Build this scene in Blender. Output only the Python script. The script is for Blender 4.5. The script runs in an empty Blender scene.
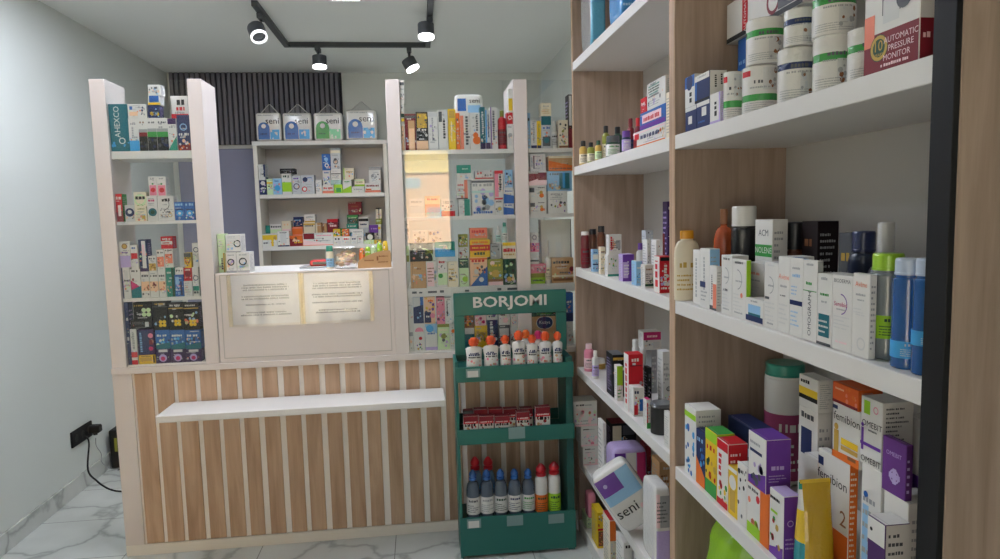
import bpy, bmesh, math, random
from mathutils import Vector, Matrix

C = bpy.context.scene.collection
PI = math.pi
rnd = random.Random(7)

# ------------------------------------------------------------------ camera
FPX, CX, CY, CAMZ = 680.0, 500.0, 279.5, 1.5
_d = Vector((418 - CX, 216 - CY, FPX)).normalized()
_n = Vector((679 - CX, 7250 - CY, FPX)); _n = (_n - _d * _n.dot(_d)).normalized()
_r = _n.cross(_d)
def cam2world(v):
    return Vector((_r.dot(v), _d.dot(v), -_n.dot(v)))
CAM = Vector((0, 0, CAMZ))
def at(px, py, axis, val):
    """The point of the plane (axis = val) that shows at a pixel of the photograph."""
    v = cam2world(Vector((px - CX, py - CY, FPX)))
    return CAM + v * ((val - CAM[axis]) / v[axis])
cd = bpy.data.cameras.new('camera'); co = bpy.data.objects.new('camera', cd); C.objects.link(co)
cd.sensor_width = 36.0; cd.lens = FPX / 1000 * 36.0; cd.clip_start = 0.02; cd.clip_end = 200
ax, ay, az = cam2world(Vector((1, 0, 0))), cam2world(Vector((0, -1, 0))), cam2world(Vector((0, 0, -1)))
co.matrix_world = Matrix(((ax.x, ay.x, az.x, 0), (ax.y, ay.y, az.y, 0), (ax.z, ay.z, az.z, CAMZ), (0, 0, 0, 1)))
bpy.context.scene.camera = co

# ------------------------------------------------------------------ colours and materials
PAL = dict(w='e0ded9', cr='eadfc6', gy='a3a5a6', lg='d2d2d0', dg='55585c', k='1b1b1d', nv='25325e', b='2b62ac', lb='93bfe2',
           sk='48a2dc', tl='1f6a76', gt='2f8f7c', g='3d9848', lm='9bcc30', ol='8b9038', dn='1f4a36', y='e8c22f', o='e2722c',
           r='c8212d', dr='7c1d2a', m='c12c6c', pk='e78ca2', lp='f2cfd2', v='6b3c9c', lv='bba8d8', dv='3b2454', br='8a5a39',
           kr='c69d70', gd='c6a24c', sl='c9ccd0', pt='b9dcd4', am='5a2c14', ltg='cfe6b8', sal='e8866c', pch='f0c6a0')
MATS = {}
def lin(h):
    h = PAL.get(h, h)
    f = lambda c: c / 12.92 if c <= .04045 else ((c + .055) / 1.055) ** 2.4
    return tuple(f(int(h[i:i + 2], 16) / 255) for i in (0, 2, 4)) + (1,)
def mat(name, color, rough=.5, metal=0, spec=.5, coat=0):
    if name in MATS: return MATS[name]
    m = bpy.data.materials.new(name); m.use_nodes = True
    b = m.node_tree.nodes['Principled BSDF']
    b.inputs['Base Color'].default_value = lin(color); b.inputs['Roughness'].default_value = rough
    b.inputs['Metallic'].default_value = metal; b.inputs['Specular IOR Level'].default_value = spec
    b.inputs['Coat Weight'].default_value = coat
    MATS[name] = m; return m
def ink(c):                       # printed card
    return mat('ink_' + c, c, .5, spec=.25)
def plas(c):                      # glossy plastic
    return mat('plastic_' + c, c, .28, coat=.3)
def film(c):                      # shiny crinkled film
    new = 'film_' + c not in MATS; m = mat('film_' + c, c, .22, coat=.5)
    if new:
        nt = m.node_tree; tc = nt.nodes.new('ShaderNodeTexCoord'); n = nt.nodes.new('ShaderNodeTexNoise'); bp = nt.nodes.new('ShaderNodeBump')
        n.inputs['Scale'].default_value = 55; n.inputs['Detail'].default_value = 3; n.inputs['Distortion'].default_value = 1.5
        bp.inputs['Strength'].default_value = .5; bp.inputs['Distance'].default_value = .004
        nt.links.new(tc.outputs['Object'], n.inputs['Vector']); nt.links.new(n.outputs['Fac'], bp.inputs['Height']); nt.links.new(bp.outputs[0], nt.nodes['Principled BSDF'].inputs['Normal'])
    return m
def glow(name, color, s):
    m = bpy.data.materials.new(name); m.use_nodes = True
    b = m.node_tree.nodes['Principled BSDF']
    b.inputs['Base Color'].default_value = (.9, .9, .9, 1)
    b.inputs['Emission Color'].default_value = lin(color); b.inputs['Emission Strength'].default_value = s
    return m
def glassy(name, tint, gloss=.9, base=.052, rough=.0):
    """Thin clear sheet: see-through, with a mirror share that grows towards grazing angles."""
    m = bpy.data.materials.new(name); m.use_nodes = True
    nt = m.node_tree; nt.nodes.clear()
    out = nt.nodes.new('ShaderNodeOutputMaterial'); mix = nt.nodes.new('ShaderNodeMixShader')
    tr = nt.nodes.new('ShaderNodeBsdfTransparent'); gl = nt.nodes.new('ShaderNodeBsdfGlossy')
    tr.inputs['Color'].default_value = tint; gl.inputs['Roughness'].default_value = rough
    lw = nt.nodes.new('ShaderNodeLayerWeight'); lw.inputs['Blend'].default_value = .5
    pw = nt.nodes.new('ShaderNodeMath'); pw.operation = 'POWER'; pw.inputs[1].default_value = 5
    ma = nt.nodes.new('ShaderNodeMath'); ma.operation = 'MULTIPLY_ADD'; ma.inputs[1].default_value = gloss; ma.inputs[2].default_value = base
    L = nt.links.new
    L(lw.outputs['Facing'], pw.inputs[0]); L(pw.outputs[0], ma.inputs[0]); L(ma.outputs[0], mix.inputs['Fac'])
    L(tr.outputs[0], mix.inputs[1]); L(gl.outputs[0], mix.inputs[2]); L(mix.outputs[0], out.inputs['Surface'])
    return m
def clearplas(name, color, a):
    """Coloured clear plastic: part see-through, part glossy body."""
    if name in MATS: return MATS[name]
    m = mat(name, color, .15, coat=.4); b = m.node_tree.nodes['Principled BSDF']
    b.inputs['Alpha'].default_value = a
    return m
def wood(name, c1, c2, scale=1.0):
    m = bpy.data.materials.new(name); m.use_nodes = True
    nt = m.node_tree; b = nt.nodes['Principled BSDF']; L = nt.links.new
    tc = nt.nodes.new('ShaderNodeTexCoord'); mp = nt.nodes.new('ShaderNodeMapping')
    oi = nt.nodes.new('ShaderNodeObjectInfo')
    mp.inputs['Scale'].default_value = (42 * scale, 42 * scale, 2.6 * scale)
    add = nt.nodes.new('ShaderNodeVectorMath'); add.operation = 'ADD'
    sc = nt.nodes.new('ShaderNodeVectorMath'); sc.operation = 'SCALE'; sc.inputs[0].default_value = (7, 3, 11)
    L(oi.outputs['Random'], sc.inputs['Scale']); L(tc.outputs['Object'], add.inputs[0]); L(sc.outputs[0], add.inputs[1])
    L(add.outputs[0], mp.inputs['Vector'])
    n1 = nt.nodes.new('ShaderNodeTexNoise'); n1.inputs['Scale'].default_value = 1.0; n1.inputs['Detail'].default_value = 6; n1.inputs['Roughness'].default_value = .65
    n1.inputs['Distortion'].default_value = .6
    L(mp.outputs[0], n1.inputs['Vector'])
    mp2 = nt.nodes.new('ShaderNodeMapping'); mp2.inputs['Scale'].default_value = (9 * scale, 9 * scale, .9 * scale); L(add.outputs[0], mp2.inputs['Vector'])
    n2 = nt.nodes.new('ShaderNodeTexNoise'); n2.inputs['Scale'].default_value = 1.0; n2.inputs['Detail'].default_value = 3; n2.inputs['Distortion'].default_value = 2.5
    L(mp2.outputs[0], n2.inputs['Vector'])
    mx = nt.nodes.new('ShaderNodeMath'); mx.operation = 'MULTIPLY_ADD'; mx.inputs[1].default_value = .5
    hf = nt.nodes.new('ShaderNodeMath'); hf.operation = 'MULTIPLY'; hf.inputs[1].default_value = .5
    L(n2.outputs['Fac'], hf.inputs[0]); L(n1.outputs['Fac'], mx.inputs[0]); L(hf.outputs[0], mx.inputs[2])
    cr = nt.nodes.new('ShaderNodeValToRGB')
    cr.color_ramp.elements[0].position = .34; cr.color_ramp.elements[0].color = lin(c2)
    cr.color_ramp.elements[1].position = .66; cr.color_ramp.elements[1].color = lin(c1)
    L(mx.outputs[0], cr.inputs['Fac']); L(cr.outputs['Color'], b.inputs['Base Color'])
    b.inputs['Roughness'].default_value = .55
    bp = nt.nodes.new('ShaderNodeBump'); bp.inputs['Strength'].default_value = .15; bp.inputs['Distance'].default_value = .002
    L(n1.outputs['Fac'], bp.inputs['Height']); L(bp.outputs[0], b.inputs['Normal'])
    return m
def plaster(name, color, amp=.06, rough=.85):
    m = bpy.data.materials.new(name); m.use_nodes = True
    nt = m.node_tree; b = nt.nodes['Principled BSDF']; L = nt.links.new
    tc = nt.nodes.new('ShaderNodeTexCoord'); n = nt.nodes.new('ShaderNodeTexNoise'); n.inputs['Scale'].default_value = 2.2; n.inputs['Detail'].default_value = 5
    L(tc.outputs['Object'], n.inputs['Vector'])
    mx = nt.nodes.new('ShaderNodeMix'); mx.data_type = 'RGBA'
    c = lin(color); mx.inputs[6].default_value = c; mx.inputs[7].default_value = tuple(x * (1 - amp * 2) for x in c[:3]) + (1,)
    L(n.outputs['Fac'], mx.inputs[0]); L(mx.outputs[2], b.inputs['Base Color']); b.inputs['Roughness'].default_value = rough
    n2 = nt.nodes.new('ShaderNodeTexNoise'); n2.inputs['Scale'].default_value = 140; L(tc.outputs['Object'], n2.inputs['Vector'])
    bp = nt.nodes.new('ShaderNodeBump'); bp.inputs['Strength'].default_value = .06; bp.inputs['Distance'].default_value = .002
    L(n2.outputs['Fac'], bp.inputs['Height']); L(bp.outputs[0], b.inputs['Normal'])
    return m
def marble(name, sx, sy, ox, oy, grout=True):
    """Polished porcelain tile with grey veins; joints every sx by sy metres."""
    m = bpy.data.materials.new(name); m.use_nodes = True
    nt = m.node_tree; b = nt.nodes['Principled BSDF']; L = nt.links.new
    tc = nt.nodes.new('ShaderNodeTexCoord')
    dn = nt.nodes.new('ShaderNodeTexNoise'); dn.inputs['Scale'].default_value = 1.7; dn.inputs['Detail'].default_value = 5; L(tc.outputs['Object'], dn.inputs['Vector'])
    av = nt.nodes.new('ShaderNodeVectorMath'); av.operation = 'MULTIPLY_ADD'; av.inputs[1].default_value = (.9, .9, .9)
    L(dn.outputs['Color'], av.inputs[0]); L(tc.outputs['Object'], av.inputs[2])
    vo = nt.nodes.new('ShaderNodeTexVoronoi'); vo.feature = 'DISTANCE_TO_EDGE'; vo.inputs['Scale'].default_value = 2.1; L(av.outputs[0], vo.inputs['Vector'])
    cr = nt.nodes.new('ShaderNodeValToRGB')
    cr.color_ramp.elements[0].position = 0; cr.color_ramp.elements[0].color = lin('a6a8a4')
    cr.color_ramp.elements[1].position = .05; cr.color_ramp.elements[1].color = lin('c8cbc6')
    e = cr.color_ramp.elements.new(.3); e.color = lin('d2d5d0')
    L(vo.outputs['Distance'], cr.inputs['Fac'])
    col = cr.outputs['Color']
    if grout:
        sep = nt.nodes.new('ShaderNodeSeparateXYZ'); L(tc.outputs['Object'], sep.inputs[0])
        ms = []
        for ch, s, o in (('X', sx, ox), ('Y', sy, oy)):
            a = nt.nodes.new('ShaderNodeMath'); a.operation = 'ADD'; a.inputs[1].default_value = 100 * s - o; L(sep.outputs[ch], a.inputs[0])
            md = nt.nodes.new('ShaderNodeMath'); md.operation = 'MODULO'; md.inputs[1].default_value = s; L(a.outputs[0], md.inputs[0])
            lt = nt.nodes.new('ShaderNodeMath'); lt.operation = 'LESS_THAN'; lt.inputs[1].default_value = .004; L(md.outputs[0], lt.inputs[0]); ms.append(lt)
        mxm = nt.nodes.new('ShaderNodeMath'); mxm.operation = 'MAXIMUM'; L(ms[0].outputs[0], mxm.inputs[0]); L(ms[1].outputs[0], mxm.inputs[1])
        mx = nt.nodes.new('ShaderNodeMix'); mx.data_type = 'RGBA'; mx.inputs[7].default_value = lin('8b8d88')
        L(mxm.outputs[0], mx.inputs[0]); L(col, mx.inputs[6]); col = mx.outputs[2]
    L(col, b.inputs['Base Color']); b.inputs['Roughness'].default_value = .16; b.inputs['Specular IOR Level'].default_value = .5
    return m

# ------------------------------------------------------------------ mesh builder
class MB:
    """Collects faces with material slots; build() links them as ONE mesh object."""
    def __init__(s): s.v = []; s.f = []; s.mi = []; s.ms = []; s.sm = []
    def slot(s, m):
        if m not in s.ms: s.ms.append(m)
        return s.ms.index(m)
    def add(s, vs, fs, m, smooth=False):
        b = len(s.v); s.v += [Vector(p) for p in vs]; k = s.slot(m)
        for f in fs: s.f.append([b + i for i in f]); s.mi.append(k); s.sm.append(smooth)
    def box(s, x0, x1, y0, y1, z0, z1, m, bev=0):
        if bev <= 0:
            vs = [(x, y, z) for z in (z0, z1) for y in (y0, y1) for x in (x0, x1)]
            s.add(vs, [(0, 2, 3, 1), (4, 5, 7, 6), (0, 1, 5, 4), (1, 3, 7, 5), (3, 2, 6, 7), (2, 0, 4, 6)], m); return
        bm = bmesh.new(); bmesh.ops.create_cube(bm, size=1)
        for v in bm.verts: v.co = Vector(((x0 + x1) / 2 + v.co.x * (x1 - x0), (y0 + y1) / 2 + v.co.y * (y1 - y0), (z0 + z1) / 2 + v.co.z * (z1 - z0)))
        bev = min(bev, .3 * min(x1 - x0, y1 - y0, z1 - z0))
        bmesh.ops.bevel(bm, geom=bm.edges[:], offset=bev, segments=1, affect='EDGES')
        s.bm(bm, m)
    def bm(s, bm, m, smooth=False):
        bm.verts.ensure_lookup_table(); bm.verts.index_update()
        s.add([v.co.copy() for v in bm.verts], [[v.index for v in f.verts] for f in bm.faces], m, smooth); bm.free()
    def lathe(s, prof, m, seg=20, sx=1, sy=1, cx=0, cy=0, mats=None, caps=True):
        """prof: list of (radius, z); mats: optional list of one material per band."""
        vs = []
        for r, z in prof:
            for k in range(seg):
                a = 2 * PI * k / seg; vs.append((cx + math.cos(a) * r * sx, cy + math.sin(a) * r * sy, z))
        for i in range(len(prof) - 1):
            mm = mats[i] if mats else m
            ring = [(i * seg + k, i * seg + (k + 1) % seg, (i + 1) * seg + (k + 1) % seg, (i + 1) * seg + k) for k in range(seg)]
            idx = sorted({j for f in ring for j in f}); mp = {j: n for n, j in enumerate(idx)}
            s.add([vs[j] for j in idx], [[mp[j] for j in f] for f in ring], mm, True)
        for i, flip in ((0, True), (len(prof) - 1, False)):
            if caps and prof[i][0] > 1e-5:
                ring = vs[i * seg:(i + 1) * seg]; s.add(ring, [list(range(seg))[::-1] if flip else list(range(seg))], (mats[0 if flip else -1] if mats else m))
    def tube(s, pts, r, m, seg=8):
        pts = [Vector(p) for p in pts]; vs = []
        up = Vector((0, 0, 1))
        for i, p in enumerate(pts):
            t = (pts[min(i + 1, len(pts) - 1)] - pts[max(i - 1, 0)]).normalized()
            a = t.cross(up if abs(t.z) < .95 else Vector((1, 0, 0))).normalized(); b = t.cross(a)
            vs += [p + (a * math.cos(2 * PI * k / seg) + b * math.sin(2 * PI * k / seg)) * r for k in range(seg)]
        fs = [(i * seg + k, i * seg + (k + 1) % seg, (i + 1) * seg + (k + 1) % seg, (i + 1) * seg + k) for i in range(len(pts) - 1) for k in range(seg)]
        fs += [list(range(seg))[::-1], [(len(pts) - 1) * seg + k for k in range(seg)]]
        s.add(vs, fs, m, True)
    def build(s, name, parent=None, loc=(0, 0, 0), rz=0):
        me = bpy.data.meshes.new(name); me.from_pydata([tuple(v) for v in s.v], [], s.f)
        for m in s.ms: me.materials.append(m)
        me.polygons.foreach_set('material_index', s.mi); me.polygons.foreach_set('use_smooth', s.sm); me.update()
        o = bpy.data.objects.new(name, me); C.objects.link(o)
        o.location = loc; o.rotation_euler = (0, 0, rz)
        if parent: o.parent = parent
        return o
def thing(name, label, cat, loc=(0, 0, 0), rz=0, group=None):
    o = bpy.data.objects.new(name, None); C.objects.link(o); o.location = loc; o.rotation_euler = (0, 0, rz); o.empty_display_size = .05
    o['label'] = label; o['category'] = cat
    if group: o['group'] = group
    return o
def tag(o, label, cat, group=None):
    o['label'] = label; o['category'] = cat
    if group: o['group'] = group
    return o
def struct(o):
    o['kind'] = 'structure'; return o

# ------------------------------------------------------------------ lettering
_TXT = {}
def text_mesh(t, bold=0):
    key = t
    if bold: t = t + '*'
    if t not in _TXT:
        cu = bpy.data.curves.new('lettering', 'FONT'); cu.body = key; cu.offset = bold; cu.align_x = 'CENTER'; cu.align_y = 'CENTER'; cu.size = 1; cu.resolution_u = 2
        ob = bpy.data.objects.new('lettering', cu); me = bpy.data.meshes.new_from_object(ob)
        vs = [v.co.copy() for v in me.vertices]; fs = [list(p.vertices) for p in me.polygons]
        bpy.data.objects.remove(ob); bpy.data.curves.remove(cu); bpy.data.meshes.remove(me)
        if vs:
            xs = [v.x for v in vs]; ys = [v.y for v in vs]; w = max(xs) - min(xs); h = max(ys) - min(ys); cx = (max(xs) + min(xs)) / 2; cy = (max(ys) + min(ys)) / 2
            vs = [((v.x - cx) / h, (v.y - cy) / h) for v in vs]; _TXT[t] = (vs, fs, w / h)
        else: _TXT[t] = ([], [], 1)
    return _TXT[t]

def decals(mb, spec, w, h, put, ink=ink, seed=0, sub=1):
    """Prints a design on a w by h panel. put(u, v, layer) turns panel metres into a point."""
    R = random.Random(seed); layer = 0
    if w < .003 or h < .003: return
    def poly(pts, c):
        mb.add([put(min(max(u, 0), w), min(max(v, 0), h), layer) for u, v in pts], [list(range(len(pts)))], ink(c))
    def rect(u0, v0, u1, v1, c):
        if sub == 1: return poly([(u0, v0), (u1, v0), (u1, v1), (u0, v1)], c)
        nu = max(1, min(12, round((u1 - u0) / w * sub))); nv = max(1, min(12, round((v1 - v0) / h * sub)))
        for i in range(nu):
            for j in range(nv):
                a, b, p, q = u0 + (u1 - u0) * i / nu, u0 + (u1 - u0) * (i + 1) / nu, v0 + (v1 - v0) * j / nv, v0 + (v1 - v0) * (j + 1) / nv
                poly([(a, p), (b, p), (b, q), (a, q)], c)
    def word(u0, u1, v, t, c):
        u = u0
        while u < u1 - t * .3:
            l = t * R.uniform(.45, .95); l = min(l, u1 - u); rect(u, v, u + l, v + t * R.uniform(.75, 1), c); u += l + t * .22
            if R.random() < .14: u += t * .5
    for tok in spec.split():
        layer += 1
        k, rest = tok[0], tok[1:]
        a = rest.split(':')
        if k == 'b':
            v0, v1 = (float(x) / 100 * h for x in a[0].split('-')); rect(0, v0, w, v1, a[1])
        elif k == 'r':
            u0, v0, u1, v1 = (float(x) / 100 for x in a[0].split(',')); rect(u0 * w, v0 * h, u1 * w, v1 * h, a[1])
        elif k in 'co':
            u, v, r = (float(x) / 100 for x in a[0].split(',')); u *= w; v *= h; r *= min(w, h); n = 18
            if k == 'c': poly([(u + r * math.cos(2 * PI * i / n), v + r * math.sin(2 * PI * i / n)) for i in range(n)], a[1])
            else:
                for i in range(n):
                    q = [2 * PI * i / n, 2 * PI * (i + 1) / n]
                    poly([(u + r * math.cos(q[0]), v + r * math.sin(q[0])), (u + r * math.cos(q[1]), v + r * math.sin(q[1])),
                          (u + r * .72 * math.cos(q[1]), v + r * .72 * math.sin(q[1])), (u + r * .72 * math.cos(q[0]), v + r * .72 * math.sin(q[0]))], a[1])
        elif k == 'a':        # arc open to the left
            u, v, r = (float(x) / 100 for x in a[0].split(',')); u *= w; v *= h; r *= min(w, h); n = 12
            for i in range(n):
                q = [-PI * .45 + PI * .95 * i / n, -PI * .45 + PI * .95 * (i + 1) / n]; t = .9
                poly([(u + r * math.cos(q[0]), v + r * math.sin(q[0])), (u + r * math.cos(q[1]), v + r * math.sin(q[1])),
                      (u + r * t * math.cos(q[1]), v + r * t * math.sin(q[1])), (u + r * t * math.cos(q[0]), v + r * t * math.sin(q[0]))], a[1])
        elif k == 'l':        # lines of small print
            v0, v1 = (float(x) / 100 * h for x in a[0].split('-')); n = int(a[1]); st = (v1 - v0) / n
            for i in range(n): word(.1 * w, w * R.uniform(.5, .9), v0 + st * (i + .25), st * .42, a[2])
        elif k == 'h':        # a heading
            u, v, l, t = (float(x) / 100 for x in a[0].split(',')); word((u - l / 2) * w, (u + l / 2) * w, v * h, t * h, a[1])
        elif k == 'j':        # a vertical heading
            u, v0, v1, t = (float(x) / 100 for x in a[0].split(',')); y = v0 * h; T = t * w
            while y < v1 * h:
                l = T * R.uniform(.5, 1); rect(u * w - T / 2, y, u * w + T / 2 * R.uniform(.5, 1), min(y + l, v1 * h), a[1]); y += l + T * .28
        elif k == 'p':        # four-leaf mark
            u, v, r = (float(x) / 100 for x in a[0].split(',')); u *= w; v *= h; r *= min(w, h)
            for dx, dy in ((1, 1), (-1, 1), (1, -1), (-1, -1)):
                poly([(u + dx * r * .5 + r * .52 * math.cos(2 * PI * i / 10), v + dy * r * .5 + r * .52 * math.sin(2 * PI * i / 10)) for i in range(10)], a[1])
        elif k == 'x':        # plus sign
            u, v, r = (float(x) / 100 for x in a[0].split(',')); u *= w; v *= h; r *= min(w, h)
            rect(u - r, v - r * .33, u + r, v + r * .33, a[1]); layer += 1; rect(u - r * .33, v - r, u + r * .33, v + r, a[1])
        elif k == 'd':        # sloping block of colour
            v0, v1 = (float(x) / 100 * h for x in a[0].split('-')); poly([(0, 0), (w, 0), (w, v1), (0, v0)], a[1])
        elif k == 's':        # free speckle of blobs in a colour: picture
            u0, v0, u1, v1 = (float(x) / 100 for x in a[0].split(','))
            for i in range(9):
                u = R.uniform(u0, u1) * w; v = R.uniform(v0, v1) * h; r = R.uniform(.05, .13) * min((u1 - u0) * w, (v1 - v0) * h) * 1.6
                u = min(max(u, r), w - r); v = min(max(v, r), h - r)
                poly([(u + r * math.cos(2 * PI * i / 7) * R.uniform(.7, 1), v + r * math.sin(2 * PI * i / 7)) for i in range(7)], a[1 + i % (len(a) - 1)])
        elif k in 'tT':       # lettering (T runs upwards, two-number u,v centre and cap height)
            u, v, hh = (float(x) / 100 for x in a[0].split(',')); vs, fs, asp = text_mesh(a[2].replace('_', ' '))
            H = hh * (h if k == 't' else w); room = (w if k == 't' else h) * .96
            if H * asp > room: H = room / asp
            if k == 't': mb.add([put(u * w + x * H, v * h + y * H, layer) for x, y in vs], fs, ink(a[1]))
            else: mb.add([put(u * w - y * H, v * h + x * H, layer) for x, y in vs], fs, ink(a[1]))

# ------------------------------------------------------------------ goods (local frame: front faces -y, base z = 0)
def carton(w, d, h, c, design='', side=None, sdes=None, top=None, seed=0, bev=.0007, busy=False):
    mb = MB(); side = side or c; e = .0004; st = .00012
    mb.box(-w / 2, w / 2, -d / 2, d / 2, 0, h, ink(c), bev)
    k = bev
    def face(cc, pts):
        mb.add(pts, [(0, 1, 2, 3)], ink(cc))
    if side != c:
        for sx in (-1, 1):
            x = sx * (w / 2 + .0002); q = [(x, -d / 2 + k, k), (x, d / 2 - k, k), (x, d / 2 - k, h - k), (x, -d / 2 + k, h - k)]
            face(side, q if sx > 0 else q[::-1])
    tp = top or c; z = h + .0002
    if tp != c: face(tp, [(-w / 2 + k, -d / 2 + k, z), (w / 2 - k, -d / 2 + k, z), (w / 2 - k, d / 2 - k, z), (-w / 2 + k, d / 2 - k, z)])
    # tuck-flap seam on the lid
    mb.add([(-w / 2 + k, -d / 2 + .006, z + .0002), (w / 2 - k, -d / 2 + .006, z + .0002), (w / 2 - k, -d / 2 + .0068, z + .0002), (-w / 2 + k, -d / 2 + .0068, z + .0002)], [(0, 1, 2, 3)], ink('gy'))
    if busy:
        Rb = random.Random(seed * 31 + 5); g1 = 'gy' if lin(c)[1] > .35 else 'lg'; ex = ''
        for q in range(3): ex += 'h%d,%d,%d,%d:%s ' % (Rb.randint(30, 66), Rb.randint(5, 92), Rb.randint(18, 60), Rb.randint(3, 6), g1)
        ex += 's%d,%d,%d,%d:%s ' % (8, Rb.randint(8, 30), 92, Rb.randint(40, 70), ':'.join(Rb.sample(('gy', 'lg', 'lb', 'pch', 'dg', 'ltg', 'lv', 'sal'), 3)))
        design = ex + (design or 'h50,78,70,9:dg l15-60:5:gy')
    dark = side in ('k', 'nv', 'dv', 'v', 'dr', 'dn', 'tl', 'dg', 'b', 'r')
    decals(mb, design or 'h50,78,70,9:dg l15-60:5:gy', w - 2 * k, h - 2 * k, lambda u, v, l: (u - w / 2 + k, -d / 2 - e - st * l, v + k), seed=seed)
    for sx in (1, -1):
        put = (lambda u, v, l: (w / 2 + e + st * l, u - d / 2 + k, v + k)) if sx > 0 else (lambda u, v, l: (-w / 2 - e - st * l, d / 2 - k - u, v + k))
        decals(mb, sdes if sdes is not None else 'l10-90:12:' + ('lv' if dark else 'gy'), d - 2 * k, h - 2 * k, put, seed=seed + 1)
    return mb
def lid_slab(h, H): pass
def bottle(o, w, d, h, body, cap, band=None, capf=.2, neck=.55, slope=.12, capr=None, bandr=(.12, .6), clear=False, prt='dg', seed=0, capname='cap', dome=False):
    """Body, cap and wrap label of a bottle as three meshes under o."""
    R = w / 2; sy = min(1, d / w); hb = h * (1 - capf); rn = R * neck; rc = R * (capr if capr else neck * 1.12)
    bmat = clearplas('clear_' + body, body, .78) if clear else plas(body)
    p = [(R * .9, 0), (R, h * .015), (R, hb * (1 - slope) - h * .02)]
    for t in (.25, .5, .75, 1): p.append((rn + (R - rn) * math.cos(t * PI / 2), hb * (1 - slope) - h * .02 + hb * slope * math.sin(t * PI / 2)))
    p.append((rn, hb + .001))
    m = MB(); m.lathe(p, bmat, 24, 1, sy); m.build('body', o)
    m = MB(); rs = rc; ch = h - hb
    if dome: m.lathe([(rs, hb), (rs * 1.02, hb + ch * .22), (rs * .78, hb + ch * .3), (rs * .98, hb + ch * .42), (rs * 1.0, hb + ch * .58), (rs * .8, hb + ch * .76), (rs * .5, hb + ch * .9), (rs * .3, h)], plas(cap), 20, 1, sy)
    else: m.lathe([(rs, hb), (rs, hb + .003), (rs * .97, hb + .004), (rs * .97, h - .004), (rs * .9, h - .0005), (rs * .5, h)], plas(cap), 20, 1, sy)
    m.build(capname, o)
    if band:
        z0, z1 = hb * bandr[0], hb * bandr[1]; m = MB(); n = 24; rr = R + .0006
        m.lathe([(rr, z0), (rr, z1)], ink(band), n, 1, sy)
        W = PI * R * .8
        decals(m, 'h50,74,60,14:%s l12-60:4:%s' % (prt, prt), W, z1 - z0, lambda u, v, l: ((rr + .0004 + .0001 * l) * math.cos(-PI / 2 + (u - W / 2) / R), (rr + .0004 + .0001 * l) * sy * math.sin(-PI / 2 + (u - W / 2) / R), z0 + v), seed=seed)
        m.build('label_wrap', o)
def jar(o, w, d, h, body, cap, band=None, capf=.3, clear=False, prt='dg', seed=0):
    bottle(o, w, d, h, body, cap, band, capf, .86, .06, .97, (.1, .85), clear, prt, seed, 'lid')
def roll_tub(w, d, h, c, band, bv=(.3, .42), red=True, seed=0):
    """Film-wrapped roll with a printed sleeve."""
    mb = MB(); R = w / 2; sy = min(1, d / w); n = 28
    zs = [0, .02, bv[0], bv[1], .98, 1]; rs = [.93, 1, 1, 1, 1, .93]
    prof = [(R * r, h * z) for r, z in zip(rs, zs)]
    mb.lathe([(R * .5, h * .004)] + prof + [(R * .5, h * .997)], None, n, 1, sy, mats=[film('w'), film('w'), film('w'), film(band), film('w'), film('w'), film('lg')])
    W = PI * R * .9
    def put(u, v, l):
        a = -PI / 2 - .35 + (u - W / 2) / R; rr = R + .0005 + .00012 * l; return (rr * math.cos(a), rr * sy * math.sin(a), v)
    decals(mb, ('r3,78,26,90:r ' if red else '') + 'h50,62,34,7:dg h50,52,50,4:gy r50,%d,82,%d:lg s52,%d,80,%d:gy:br:sl l6-24:4:gy' % ((48, 94, 52, 90) if bv[0] < .5 else (6, 56, 12, 50)), W, h, put, ink=film, seed=seed, sub=14)
    return mb
def superbox(w, d, h, p=4.0, n=14, mh=10, bulge=.0):
    """Soft rounded pillow block."""
    vs, fs = [], []
    for j in range(mh + 1):
        ph = -PI / 2 + PI * j / mh; cz = math.copysign(abs(math.sin(ph)) ** (2 / p), math.sin(ph)); cr = abs(math.cos(ph)) ** (2 / p)
        for i in range(n * 2):
            a = PI * i / n; ca = math.copysign(abs(math.cos(a)) ** (2 / p), math.cos(a)); sa = math.copysign(abs(math.sin(a)) ** (2 / p), math.sin(a))
            vs.append((w / 2 * cr * ca, d / 2 * cr * sa, h / 2 + h / 2 * cz))
    N = n * 2
    for j in range(mh):
        for i in range(N): fs.append((j * N + i, j * N + (i + 1) % N, (j + 1) * N + (i + 1) % N, (j + 1) * N + i))
    return vs, fs
def soft_pack(w, d, h, c, design, seed=0, p=7.0):
    mb = MB(); vs, fs = superbox(w, d, h, p, 24, 20); mb.add(vs, fs, film(c), True)
    def put(u, v, l):
        x = u - w / 2; a = min(.999, abs(x) / (w / 2)); b = min(.999, abs(v - h / 2) / (h / 2))
        y = d / 2 * max(0, 1 - a ** p) ** (1 / p) * max(0, 1 - b ** p) ** (1 / p)
        return (x, -y - .0012 - .0002 * l, v)
    decals(mb, design, w, h, put, ink=film, seed=seed, sub=14)
    return mb

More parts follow.
